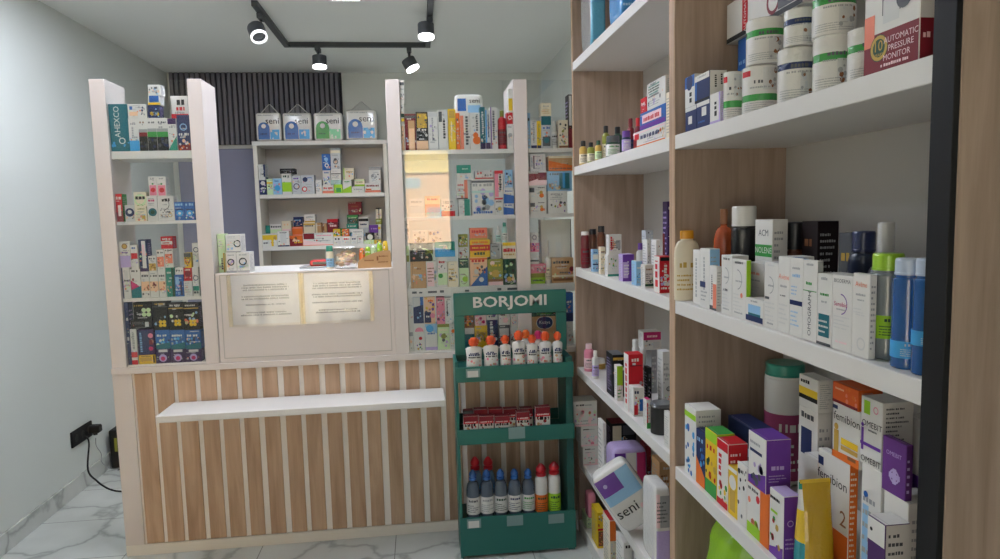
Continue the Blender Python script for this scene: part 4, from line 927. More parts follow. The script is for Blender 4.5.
# ------------------------------------------------------------------ green drink stand
YS = 2.85
SX0, SX1 = at(456, 400, 1, YS).x, at(573, 395, 1, YS).x
st = thing('drink_stand', 'dark green mineral water stand with a lettered sign board', 'display stand', ((SX0 + SX1) / 2, 2.94, 0))
LIP = {1: .853, 2: .579, 3: .186}; FL = {1: .842, 2: .55, 3: .174}
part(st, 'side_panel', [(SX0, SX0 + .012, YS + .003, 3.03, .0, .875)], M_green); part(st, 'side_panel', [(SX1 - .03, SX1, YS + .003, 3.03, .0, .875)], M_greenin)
hx0, hx1 = at(453.5, 300, 1, 3.0).x, at(566, 295, 1, 3.0).x; hz1 = at(510, 291.5, 1, 3.0).z; hz0 = at(510, 314, 1, 3.0).z
part(st, 'post', [(hx0, hx0 + .046, 3.0, 3.02, .8755, hz0)], M_green); part(st, 'post', [(hx1 - .046, hx1, 3.0, 3.02, .8755, hz0)], M_green)
part(st, 'sign_board', [(hx0, hx1, 2.998, 3.02, hz0 + .0005, hz1)], M_green)
mb = MB(); vs, fs, asp = text_mesh('BORJOMI', .022); lx0, lx1 = at(473, 300, 1, 2.997).x, at(546.5, 298, 1, 2.997).x; H = (lx1 - lx0) / asp * 1.0
lh = at(510, 293.8, 1, 2.997).z - at(510, 308, 1, 2.997).z
for off_ in (0,):                    # heavy sans capitals
    mb.add([((lx0 + lx1) / 2 + x * H + off_ - st.location.x, 2.9972 - abs(off_) * .05 - st.location.y, (hz0 + hz1) / 2 + y * lh + .001) for x, y in vs], fs, ink('w'))
mb.build('lettering', st)['label'] = 'white capital lettering'
for k in (1, 2, 3):
    z, f = LIP[k], FL[k]; b0 = .787 if k == 1 else .512 if k == 2 else .012
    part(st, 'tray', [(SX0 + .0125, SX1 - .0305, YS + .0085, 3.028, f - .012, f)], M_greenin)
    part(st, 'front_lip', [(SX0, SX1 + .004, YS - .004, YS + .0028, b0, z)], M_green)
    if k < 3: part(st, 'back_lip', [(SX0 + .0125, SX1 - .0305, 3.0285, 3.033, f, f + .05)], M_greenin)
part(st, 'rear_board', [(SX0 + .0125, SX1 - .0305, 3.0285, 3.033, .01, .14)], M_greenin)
M_hold = glassy('frosted_holder', (.75, .8, .8, 1), .5, .25, .25)
def holder(x0, y0, x1, y1, tagged):
    a0, a1, z0, z1 = onplane(x0, y0, x1, y1, YS - .005); o = st.location; mb = MB()
    mb.box(a0 - o.x, a1 - o.x, YS - .0075 - o.y, YS - .0045 - o.y, z0, z1, mat('holder_grey', '7f9a98', .3)); h_ = mb.build('tag_holder', st)
    if tagged:
        mb = MB(); mb.box(a0 - o.x + .006, a1 - o.x - .008, YS - .0085 - o.y, YS - .0078 - o.y, z0 + .002, z1 - .008, ink('w')); mb.build('price_tag', h_)
holder(466, 369, 480, 377.5, True); holder(508.5, 427, 525, 438.5, False); holder(467, 519, 481, 528, True); holder(507, 515.5, 523, 525.5, False); holder(548.5, 514, 564, 523, False)
ST = Bay(1, YS + .012, SX0 + .014, SX1 - .032, 3.026, FL, {1: 1.2, 2: .78, 3: .5}, {1: "on stand's top tray", 2: "on stand's middle tray", 3: "on stand's lowest tray"}, 'drinks (%s) on the green stand')

ST.busy = False
def pouch(x0, x1, y0, off, cap, label, seed):
    (u0, u1, d0, d1, z0, z1), n_ = ST.solve(1, x0, y0, x1, None, off, .05)
    w, h = u1 - u0, z1 - z0 - .0005
    t = thing('drink_pouch', label, 'pouch', ((u0 + u1) / 2, d0 + .025, z0 + .0005), 0, 'drink pouches on the top tray')
    if n_: NOTES.append(label + ' | ' + n_)
    mb = MB(); hb = h * .7; rings = []; n = 20
    for v, a, b in ((0, .46, .021), (.03, .485, .023), (.25, .47, .022), (.5, .44, .018), (.75, .49, .014), (.9, .49, .009), (.965, .4, .008), (1, .2, .008)):
        rings.append([(a * w * math.copysign(abs(math.cos(2 * PI * i / n)) ** .8, math.cos(2 * PI * i / n)), b * math.sin(2 * PI * i / n), v * hb) for i in range(n)])
    vs = [p for r_ in rings for p in r_]; m = len(rings)
    mb.add(vs, [(j * n + i, j * n + (i + 1) % n, (j + 1) * n + (i + 1) % n, (j + 1) * n + i) for j in range(m - 1) for i in range(n)] + [list(range(n))[::-1], [(m - 1) * n + i for i in range(n)]], film('w'), True)
    decals(mb, 'h50,58,66,9:nv h50,48,70,7:k s12,6,88,40:pk:kr:sal:w h50,66,50,8:nv l4-12:2:gy', w, hb, lambda u, v, l: (u - w / 2, -(.0225 - .008 * max(0, (v / hb - .3))) * math.sqrt(max(.05, 1 - ((u - w / 2) / (w * .47)) ** 2)) - .0012 - .0001 * l, v), ink=film, seed=seed)
    mb.build('pouch_body', t)
    mb = MB(); r = min(w, .07) * .165
    mb.lathe([(r * .9, hb * .97), (r * .9, hb + h * .08)], plas('w'), 12); mb.build('spout', t)
    mb = MB(); H = h - hb; mb.lathe([(r * 1.55, hb + H * .12), (r * 1.6, hb + H * .3), (r * 1.2, hb + H * .36), (r * 1.35, hb + H * .5), (r * 1.45, hb + H * .75), (r * 1.2, hb + H * .96), (r * .4, h)], plas(cap), 16)
    for sx in (-1, 1): mb.box(sx * r * 1.5 - .0045, sx * r * 1.5 + .0045, -.003, .003, hb + H * .3, hb + H * .8, plas(cap), .0015)
    mb.build('cap', t)
pn = ['first', 'second', 'third', 'fourth', 'fifth', 'sixth', 'seventh']
for i, (x0, x1, y0) in enumerate(((465.5, 482.5, 338.5), (483.2, 499, 336.8), (499.8, 511.6, 336), (512, 526.4, 331.5), (527, 538.6, 335.5), (539.4, 552.6, 332.5), (553.2, 563.5, 332.5))):
    pouch(x0, x1, y0, 0, 'e05a2c', '%s white drink pouch from the left in the front row of the top tray' % pn[i], i)
pouch(521, 532, 330.5, .07, 'o', 'white drink pouch with orange cap standing behind the fourth front pouch', 20)
pouch(533, 545, 331.5, .07, 'm', 'white drink pouch with magenta cap standing behind the front row', 21)
jd = 'b72-100:dr b60-73:r h50,66,80,7:w h50,46,84,16:k s8,6,92,44:r:w:dr:kr s10,46,90,60:w:r'
rows(ST, 2, [
 ('c', 463.3, 416.5, 478, None, 'w', jd, 'first small red juice carton from the left in front'),
 ('c', 478.8, 416.3, 493.4, None, 'w', jd, 'second small red juice carton from the left in front'),
 ('c', 494.6, 416.2, 509.6, None, 'w', jd, 'third small red juice carton from the left in front'),
 ('c', 516.4, 412, 529.6, None, 'w', jd, 'red juice carton fourth in front, beside the gap'),
 ('c', 535.4, 407, 550, None, 'w', jd, 'tallest red juice carton, at the right end'),
 ('c', 463.5, 411, 473, None, 'k', 'b80-100:dg', 'black carton behind the leftmost juice carton'),
 ('c', 473.8, 409.5, 487.6, None, 'w', jd, 'red juice carton behind the second front one'),
 ('c', 488.4, 409.3, 502.6, None, 'w', jd, 'red juice carton behind the third front one'),
 ('c', 503.4, 409, 517.2, None, 'w', jd, 'red juice carton in the middle of the back row'),
 ('c', 519.6, 408.5, 532.6, None, 'w', jd, 'red juice carton behind the fourth front one'),
], dep=.038, name='juice_carton', cat='juice carton', side='dr', top='dr')
wn = ['first', 'second', 'third', 'fourth', 'fifth']
for i, xc in enumerate((473, 487, 501, 515, 528.6)):
    put(ST, 3, 'B', xc - 6.9, 472.5 - i * .4, xc + 6.9, None, '5f6c7a', '', '%s small blue-capped water bottle from the left' % wn[i], cap='b', band=('w', 'w', 'lg', 'w', 'lg')[i], prt=('dg', 'gy', 'dn', 'nv', 'g')[i], capf=.21, neck=.4, slope=.32, capr=.56, bandr=(.1, .56), clear=True, dome=True, name='water_bottle')
for i, xc in enumerate((475.2, 488.4)):
    put(ST, 3, 'B', xc - 6.5, 459, xc + 6.5, None, 'lb', '', ('left' if i == 0 else 'right') + ' red-capped water bottle in the back row', off=.08, cap='r', band='sk', capf=.24, neck=.45, slope=.25, capr=.72, clear=True, dome=True, name='water_bottle')
for i, xc in enumerate((541.8, 555)):
    put(ST, 3, 'B', xc - 6.2, 466 - i * 2, xc + 6.2, None, 'w', '', ('left' if i == 0 else 'right') + ' red-capped juice bottle with green foot', cap='r', band='lm' if i else 'o', capf=.24, neck=.75, slope=.15, capr=.84, dome=True, bandr=(.02, .5), name='juice_bottle', prt='dn')

# ------------------------------------------------------------------ far shelving unit
for i, (x0, x1, c, hh, lb) in enumerate(((579, 606, 'sky_grey', .3, 'grey and blue diaper pack at the far end'), (607.5, 634, 'sk', .3, 'bright blue diaper pack'))):
    pass
put(FB, 1, 'S', 578.5, -60, 606, None, '8d8a88', 'r5,3,95,46:58a0bd s20,50,80,90:lg:dg', 'grey and blue diaper pack at the far end', L=.18, p=6)
put(FB, 1, 'S', 607, -90, 640, None, '3f8fcf', 'r6,3,94,60:3a86c6 r6,60,94,94:lb h40,35,40,8:w l10-28:3:lb c70,75,14:w', 'bright blue diaper pack', L=.16, p=8)
rows(FB, 2, [
 ('B', 579.2, 141, 587, None, 'gd', '', 'small amber bottle, first from the far end', dict(cap='k', band='cr', capf=.22)),
 ('B', 587.2, 142.5, 594.6, None, 'ol', '', 'small olive bottle, second from the far end', dict(cap='k', band='cr', capf=.22)),
 ('B', 595, 140.5, 601.6, None, 'gd', '', 'small amber bottle, third from the far end', dict(cap='dn', band='ltg', capf=.22)),
 ('B', 602, 126, 609.6, None, 'ol', '', 'taller olive bottle with dark cap', dict(cap='k', band='cr', capf=.2, off=.03)),
 ('J', 606, 136, 619.4, None, 'dn', '', 'dark green jar with a white wrap', dict(cap='dg', band='w', prt='g')),
 ('B', 613, 127, 622, None, 'dn', '', 'dark green bottle at the back', dict(cap='k', band=None, capf=.2, off=.07)),
 ('J', 622, 131, 630.4, None, 'nv', '', 'blue violet jar beside the stacked boxes', dict(cap='v', band='lv', prt='w')),
 ('c', 633.5, 127.5, 665.4, None, 'w', 'b0-10:o r0,0,12,60:dr r4,50,20,92:r h55,46,60,26:nv s78,10,98,70:gd:o b86-94:lp', 'long white box with dark blue print', dict(side='w', dep=.09)),
 ('c', 640, 108.5, 665.6, 127.6, 'b', 'r10,34,86,84:lp h48,44,64,26:r b0-26:v', 'blue box with pink name strip', dict(side='v', dep=.08)),
 ('c', 640.4, 98, 646.4, 108.2, 'r', 'h50,50,60,22:w', 'little red box on the blue box', dict(dep=.05)),
 ('c', 647, 80, 665.4, 108.2, 'w', 'h40,84,60,6:gt h40,74,60,6:dn h40,64,60,6:dn h40,54,50,6:gt h40,44,60,6:dg l8-34:3:gy', 'white box with green lines of print', dict(dep=.06, side='lg')),
 ('B', 627, 118.5, 634, None, 'dr', '', 'wine-red bottle at the back', dict(cap='dr', band='nv', off=.12)),
 ('B', 634.4, 118, 641, None, 'dr', '', 'wine-red bottle behind the long white box', dict(cap='r', band='v', off=.14)),
 ('c', 666, 90, 674.5, None, 'cr', 'h50,86,60,5:dg c50,62,26:gy c50,40,26:gy c50,18,26:sal', 'tall cream box next to the divider', dict(L=.05)),
])
rows(FB, 3, [
 ('B', 580.6, 231.5, 589, None, '6b2026', '', 'dark red bottle with white cap', dict(cap='w', band='dr', capf=.1, neck=.8)),
 ('B', 589.2, 229, 597, None, 'am', '', 'amber bottle with black cap, left of two', dict(cap='k', band=None, capf=.14, neck=.75, off=.05)),
 ('B', 597.2, 226, 605, None, 'am', '', 'amber bottle with black cap, right of two', dict(cap='k', band=None, capf=.14, neck=.75, off=.05)),
 ('c', 590.6, 249.5, 598.2, None, 'lb', 'b55-78:w h50,84,60,6:b b30-36:nv', 'pale blue box in front of the amber bottles', dict(L=.03)),
 ('c', 598.4, 247, 605.4, None, 'cr', 's10,10,90,60:gd:ol h50,80,70,6:br', 'cream box beside the pale blue box', dict(L=.03)),
 ('c', 604.6, 254.5, 621.6, None, 'w', 'b0-10:gt s5,25,60,80:g:gd:w r66,10,96,90:w', 'white box with green foot line', dict(L=.04)),
 ('c', 606, 234.5, 621.6, 254.3, 'w', 'j22,25,90,16:r j36,30,80,12:sal r58,28,92,72:gy l32-68:4:k', 'white box standing on the green-footed box', dict(L=.035)),
 ('c', 618.6, 254.5, 634, None, 'v', 'r0,12,46,72:lv l20-66:4:w r54,4,94,90:v', 'violet box with pale label', dict(L=.05, top='lv', side='lv')),
 ('c', 631.4, 261.5, 642, None, 'lb', 'h50,70,70,8:w l20-50:3:sk', 'pale blue box beside the white and green box', dict(L=.05, top='w')),
 ('c', 640.6, 265, 653.6, None, 'w', 'h50,78,70,8:br l30-66:4:k b8-18:dn', 'white box with green lower line', dict(L=.04)),
 ('c', 653.8, 256.5, 671.4, None, 'r', 'r4,88,96,98:k j50,20,80,26:w h50,10,80,6:w', 'red box next to the divider', dict(L=.05, side='w', sdes='j50,15,88,50:r')),
 ('B', 636.4, 243, 644.4, None, 'w', '', 'white bottle with violet cap at the back', dict(cap='v', band='lv', off=.1)),
 ('c', 642.4, 240, 651, None, 'w', 's5,50,95,95:gy:dg:k', 'white box with dark drawing, left of two behind', dict(L=.05, off=.09)),
 ('c', 651.2, 240, 660.4, None, 'w', 's5,50,95,95:lp:dg:sal', 'white box with pink drawing, right of two behind', dict(L=.05, off=.09)),
 ('B', 660.4, 233.5, 667, None, 'dr', '', 'slim crimson pointed bottle behind the red box', dict(cap='dr', band=None, capf=.5, neck=.3, off=.08)),
 ('c', 662.6, 201.5, 673.5, None, 'dv', 's8,50,92,96:lv:w:v h50,90,80,4:w s10,10,90,46:gy:dg', 'tall violet box in the back corner by the divider', dict(L=.05, off=.17)),
 ('c', 641.6, 230.5, 653, None, 'sl', 's8,60,92,96:w:dg', 'clear-windowed grey box at the back', dict(L=.05, off=.18)),
])
rows(FB, 4, [
 ('B', 584, 343.6, 593.4, None, 'pk', '', 'pink bottle at the far end', dict(cap='lp', band='lp', capf=.18, neck=.6)),
 ('B', 592, 350.5, 598.4, None, 'w', '', 'small clear white bottle', dict(cap='w', band='lv', capf=.2)),
 ('J', 592, 358.5, 605, None, 'cr', '', 'low cream jar with gold bands', dict(cap='w', band='gd', capf=.35, prt='br')),
 ('c', 606.2, 355, 624.4, None, 'k', 'b88-94:gd r66,10,84,24:w l30-70:4:dg', 'black box with gold edge', dict(L=.09, top='dg')),
 ('c', 614, 366, 622.8, None, 'w', 'b45-100:lm l8-36:3:g', 'white box with lime upper half', dict(L=.035)),
 ('c', 623.8, 354.6, 643, None, 'r', 'h45,88,50,6:w b0-3:dr h50,30,70,5:dr r8,80,92,82:dr', 'tall bright red box', dict(L=.055, side='w', sdes='j50,12,86,40:r', top='r')),
 ('c', 628, 388, 644.4, None, 'w', 'r55,18,95,60:b r5,5,40,40:r h40,80,60,10:nv s10,40,60,75:gy:r', 'white box with blue patch in front of the red box', dict(L=.06)),
 ('c', 643, 400, 651, None, 'w', 'b0-20:g r0,20,30,90:r l30-80:4:gy', 'white box with red edge beside the black cylinder', dict(L=.035, top='m')),
 ('B', 651, 402, 672, None, 'k', '', 'black canister with flat lid', dict(cap='dg', band=None, capf=.12, neck=.95, slope=.04)),
 ('B', 632, 339.4, 639.6, None, 'w', '', 'white tube bottle at the back, left one', dict(cap='w', band='lg', capf=.14, neck=.8, off=.14)),
 ('B', 639.4, 341, 646.4, None, 'w', '', 'white tube bottle at the back, right one', dict(cap='gy', band='lg', capf=.14, neck=.8, off=.14)),
 ('c', 646, 350, 657, None, 'gy', 'l10-90:6:lg', 'grey box under the magenta one', dict(L=.06, off=.16)),
 ('c', 643.2, 331.8, 661, 349.8, 'w', 'b55-100:m h50,70,60,12:lp r55,8,92,45:lg', 'magenta and white box at the back', dict(on=True, L=.06)),
 ('c', 657.6, 352, 671.2, None, 'lg', 'c70,40,26:gy o70,40,30:dg l60-85:3:gy', 'grey-white box with round window at the back', dict(L=.05, off=.11)),
 ('c', 644, 368, 648.6, None, 'k', '', 'small black box behind the red box', dict(L=.04, off=.07)),
 ('c', 664, 415, 674, None, 'w', 's10,10,90,90:lg:gy', 'white film packet by the divider', dict(L=.05)),
], dep=.05)
zz = SZ[5]
for y0, X0, X1, lb in ((446.3, .697, .768, 'lowest of three pale pink boxes in a stack'), (426.3, .689, .766, 'middle of three pale pink boxes in a stack'), (401, .655, .764, 'topmost of three pale pink boxes, jutting out')):
    z1 = at(588, y0, 1, 2.905).z
    o = carton(X1 - X0, .095, z1 - zz - .0004, 'w', 's8,8,92,60:lp:pk:w:lp h30,82,36,7:k h65,82,30,5:gy l62-74:2:lp b0-8:lp', seed=int(y0), busy=True).build('medicine_carton', None, ((X0 + X1) / 2, 2.953, zz + .0003))
    tag(o, lb + " on far unit's fifth shelf", 'box', 'goods (box) on the far shelving unit'); FB.done[5].append([-3.0, -2.905, .69, X1, zz, z1]); zz = z1
rows(FB, 5, [
 ('c', 597.8, 423.6, 605.8, None, 'w', 'b0-28:v j50,45,92,20:gy', 'slim white pack with violet foot', dict(L=.08)),
 ('S', 604.5, 449, 648, None, 'lv', 'r6,8,36,92:v s8,20,36,80:o:m:y r38,8,66,92:w c52,50,20:gd r68,8,94,92:m', 'bulky violet and white pack', dict(L=.12, p=7)),
 ('c', 606, 423.6, 636, None, 'k', 's6,6,60,70:lb:w:sk r4,50,40,95:cr r45,70,95,95:dg s45,10,95,70:dg:br:nv', 'dark box with blue photo', dict(L=.09, off=.12, top='dr')),
 ('S', 642, 488.5, 671, None, 'w', 'b6-46:lv r30,50,90,90:gy r6,50,28,92:lp l56-84:6:dg', 'upright white and violet pack with grey label', dict(L=.13, p=9)),
 ('c', 652, 462, 673.5, None, 'kr', 'l60-80:2:br', 'brown cardboard box behind the upright pack', dict(L=.08, off=.14)),
 ('c', 640, 446, 651, None, 'dr', 's10,10,90,90:br:k:sal', 'dark red box under the slanted shelf', dict(L=.07, off=.15)),
 ('S', 651, 531, 676, None, 'w', 'r12,55,34,80:k d20-50:lg h60,60,60,4:k c24,68,6:w', 'white pack with black mark at the divider', dict(L=.08, p=6)),
])
# white and violet pack leaning out over the shelf edge
mb = soft_pack(.15, .085, .235, 'w', 'r6,66,60,94:v r60,66,94,94:lb r6,50,94,66:lb t36,34,15:k:seni s55,8,92,40:lp:w c24,82,5:lv', seed=88, p=6)
P0 = at(634, 536, 0, .735)
o = mb.build('hygiene_pack', None, (.752, 2.245, SZ[5] + .046)); o.rotation_euler = (0, math.radians(-33), math.radians(-8))
tag(o, "white and violet hygiene pack leaning out over far unit's fifth shelf", 'pack', 'goods (pack) on the far shelving unit')
rows(FB, 6, [
 ('c', 581.6, 517, 592, None, 'ltg', 'h50,76,40,8:k o50,38,24:g l8-20:2:g', 'pale green box at the far end', dict(L=.1)),
 ('S', 584.4, 494, 596.8, 516.8, 'pk', 'r60,10,92,50:lp', 'soft pink pack on the pale green box', dict(L=.07, p=5)),
 ('c', 591.6, 513, 605, None, 'y', 'r8,6,92,48:br s12,10,88,46:o:gd:sal b50-56:r s8,60,92,95:o:w:br', 'yellow box with brown photo', dict(L=.1)),
 ('c', 603, 521, 616, None, 'cr', 'b60-100:o j30,5,55,30:lg s8,10,92,55:lp:gd', 'cream box with orange top', dict(L=.1, top='r')),
 ('c', 616, 543, 632, None, 'w', 'h50,90,60,6:k r30,20,90,60:dr', 'white box with dark heading', dict(L=.1)),
 ('c', 634, 552, 650, None, 'w', 'b30-60:lv', 'white box at the frame foot', dict(L=.09)),
])

# ------------------------------------------------------------------ near shelving unit
rows(NB, 2, [
 ('c', 685.4, 106.7, 696.6, None, 'nv', 'r28,30,62,62:w b84-100:w', 'navy box lowest at the divider', dict(dep=.05)),
 ('c', 696.8, 101, 709.8, None, 'nv', 'r40,44,76,78:w b84-100:w h40,20,50,8:b', 'navy box with white square, second at the bottom', dict(dep=.05)),
 ('c', 710, 93, 721, None, 'w', 'j55,25,72,24:k b0-10:lv r84,0,100,100:lv', 'white box with violet edge beside the film rolls', dict(x2=725, side='lv')),
 ('c', 685, 76, 694.6, 106.5, 'w', 'b62-100:b c50,80,34:nv j62,12,50,24:k', 'white box with blue top, upper stack by divider', dict(dep=.05)),
 ('c', 695, 73.5, 709.6, 104.5, 'nv', 'b78-100:w h50,88,60,8:gy r0,0,14,78:b b0-8:k', 'navy box with white top edge, upper stack', dict(x2=727, side='w', sdes='j35,40,86,14:k j70,50,90,12:k')),
])
rows(NB, 2, [
 ('R', 724.7, 73, 743, None, 'w', '', 'film-wrapped roll with red tab, lower left', dict(band='g', bv=(.26, .4))),
 ('R', 744, 68, 777.5, None, 'w', '', 'film-wrapped roll with red tab, second below', dict(band='g', bv=(.26, .4))),
 ('R', 780, 50, 814.6, None, 'w', '', 'film-wrapped roll with navy band, lower row', dict(band='nv', bv=(.6, .72), red=False)),
 ('R', 815.8, 38, 850.7, None, 'w', '', 'film-wrapped roll with green band, lower row', dict(band='g', bv=(.54, .68), red=False)),
 ('R', 850.9, 30, 884, None, 'w', '', 'film-wrapped roll beside the tall red carton', dict(band='g', bv=(.54, .68), red=False)),
 ('R', 748, 21, 784, 68, 'w', '', 'film-wrapped roll with green band, upper left', dict(band='g', bv=(.6, .74), red=False)),
 ('R', 785.6, 11, 814, 50, 'w', '', 'film-wrapped roll with navy band, upper row', dict(band='nv', bv=(.56, .72), red=False)),
 ('R', 815, -12, 853, 39, 'w', '', 'film-wrapped roll with green band, upper right', dict(band='g', bv=(.6, .76), red=False)),
 ('c', 738, 37, 752, None, 'b', 'l20-80:6:lb', 'blue box standing behind the rolls', dict(dep=.07, off=.14)),
], name=None)
x = put(NB, 2, 'c', 727, -20, 803, 36.5, 'w', 'b0-12:k r24,12,32,100:r T28,55,6:w:AUTOMATIC c66,40,22:w o66,40,30:dr r72,14,100,40:dg', 'white monitor box with red stripe on the blue box', off=.13, dep=.1, name='monitor_box', turn=0)
put(NB, 2, 'c', 866.5, -42, 922, None, 'w', 'b0-37:dr r0,26,20,56:sal r34,52,68,80:dg r36,44,66,66:lg r39,68,63,92:gy c74,62,14:dg c30,23,17:dn o30,23,16:gd t30,25,10:gd:10 t30,16.5,3:gd:YEARS t70,28,5.5:lp:AUTOMATIC t71,20,5.5:lp:PRESSURE t64,12,5.5:lp:MONITOR h60,4,50,3:lp', 'red and white blood pressure monitor box with round badge', x2=937, side='dr', sdes='b37-100:lg h50,20,60,5:lp', name='monitor_box')
rows(NB, 3, [
 ('B', 678.6, 230, 703.5, None, 'cr', '', 'cream bottle with a yellow cap', dict(cap='e6a020', band='cr', capf=.12, neck=.5, slope=.2, capr=.56, prt='gd', bandr=(.08, .7))),
 ('c', 693, 250, 700, None, 'w', 'j50,12,85,22:gy', 'slim white carton partly behind the cream bottle', dict(dep=.035, off=.012)),
 ('c', 700.2, 248.6, 709.6, None, 'w', 'j45,30,86,16:gy r0,34,60,44:nv l10-30:3:gy', 'white carton with a small navy tab', dict(x2=720, side='lb')),
 ('c', 709.8, 266, 716.8, None, 'w', 'b0-10:dg j35,24,80,16:dg r50,5,100,60:sal', 'white carton with salmon gradient', dict(x2=721)),
 ('c', 721.5, 255.5, 732.2, None, 'w', 'h50,93,60,4:dg a38,66,36:gy h52,62,50,3:gy l12-44:5:lg h44,40,40,4:dg h50,8,60,3:gy', 'white skincare carton with grey arc, left of two', dict(dep=.04)),
 ('c', 732.4, 259.5, 746.2, None, 'w', 'h50,93,60,4:dg a38,66,36:gy h52,62,50,3:gy l12-44:5:lg c72,40,9:sal h50,8,60,3:gy', 'white skincare carton with grey arc, right of two', dict(x2=749, side='lm', sdes='')),
 ('c', 743.8, 299, 763.4, None, 'w', 'r14,6,86,76:tl r14,40,86,76:lb b6-30:nv h50,88,40,8:gy', 'low white carton with a blue jar picture', dict(dep=.05)),
 ('c', 746.6, 263, 764.4, None, 'w', 'h50,78,50,5:sal h50,66,56,3:gy l38-58:3:lg', 'white carton with orange heading behind the jar carton', dict(dep=.05, off=.055)),
 ('c', 764.6, 262.6, 778.4, None, 'w', 'h50,95,50,3:lg a38,66,34:gy h52,64,44,3:gy l10-42:5:lg r8,44,40,48:dg h50,6,50,3:gy', 'white carton with grey arc and dark tab', dict(dep=.05)),
 ('c', 778.6, 256.7, 790.2, None, 'w', 't50,74,7:sal:Avène h50,60,60,3:gy h45,48,50,2:dg l10-40:5:lg', 'tall white carton with orange script', dict(dep=.05)),
 ('c', 790.4, 258, 803.4, None, 'w', 'b40-46:nv l52-66:3:lb h50,76,60,4:lb l12-34:4:lb h50,86,60,3:gy', 'tall white carton with navy band', dict(x2=805, side='lb', top='b')),
 ('c', 803.6, 260.5, 817.6, None, 'w', 'T50,34,24:dg:OMOGRAPH b62-63:g h50,70,56,4:g h50,94,50,3:gy', 'white carton with green lines and vertical print', dict(x2=820, side='gy')),
 ('c', 817.8, 274, 832.6, None, 'w', 'h50,92,50,4:gy h50,70,60,4:g h50,60,40,3:gy r12,12,88,44:tl l16-38:3:w b0-4:dg', 'white carton with a teal panel', dict(dep=.045, side='lg')),
 ('c', 833, 275.5, 853, None, 'w', 't50,93,5:dg:BIODERMA a44,62,34:v t44,62,6:m:Sensibio h48,54,50,2:gy l28-48:4:lg h50,10,60,3:lp', 'white carton with a violet arc', dict(x2=856)),
 ('c', 853.2, 274, 870.6, None, 'w', 't50,88,6:sal:Avène h50,74,60,3:gy h50,68,40,2:gy h50,50,56,2:lg o58,16,26:lg l52-60:2:lg', 'white carton with orange script beside the clear bottle', dict(x2=876)),
 ('B', 872.5, 253, 905, None, '8e9698', '', 'clear grey bottle with lime cap', dict(cap='lm', band='lm', capf=.16, neck=.8, slope=.04, capr=.84, bandr=(.24, .5), clear=True, prt='dn')),
 ('B', 896, 258, 922, None, '1f5fa6', '', 'blue bottle with a pale cap, left of two', dict(cap='b8c6dc', band='sk', capf=.15, neck=.84, slope=.03, capr=.88, bandr=(.12, .3), clear=True, prt='w')),
 ('B', 917, 258, 941, None, '1f5fa6', '', 'blue bottle beside the black edge strip', dict(cap='b8c6dc', band='sk', capf=.15, neck=.84, slope=.03, capr=.88, bandr=(.3, .45), clear=True, prt='w')),
 ('B', 714, 209, 734, None, 'b8532a', '', 'round orange-brown bottle at the back', dict(cap='br', band=None, capf=.16, neck=.34, slope=.26, off=.058, clear=True)),
 ('B', 733, 206, 757, None, 'k', '', 'black bottle with a big white cap', dict(cap='w', band='k', capf=.2, neck=.9, slope=.05, capr=.98, off=.085, prt='lb')),
 ('c', 755.4, 219.7, 772.6, None, 'w', 'b60-73:g t50,67,7:w:NOLENE t50,86,7:dg:ACM l12-52:6:gy', 'white carton with a green band behind the front row', dict(x2=788, off=.075)),
 ('J', 788, 222, 803, None, 'am', '', 'dark amber jar at the back', dict(cap='k', band='gd', off=.15)),
 ('c', 802, 221.5, 818, None, '1e1416', 'b30-50:dr h50,74,60,8:br', 'large dark box at the back', dict(x2=839, off=.17)),
 ('c', 839, 233, 853, None, 'dg', 'h50,70,60,10:gd s20,20,80,55:k:gd', 'dark carton with gold print at the back', dict(dep=.05, off=.16)),
 ('B', 851, 231, 877, None, '1c2740', '', 'dark blue bottle at the back', dict(cap='25325e', band=None, capf=.2, neck=.7, off=.13)),
 ('B', 872, 222, 901, None, '1c2740', '', 'dark bottle with a clear pump cap', dict(cap='lg', band='nv', capf=.34, neck=.45, capr=.5, off=.1, name='pump_bottle')),
])
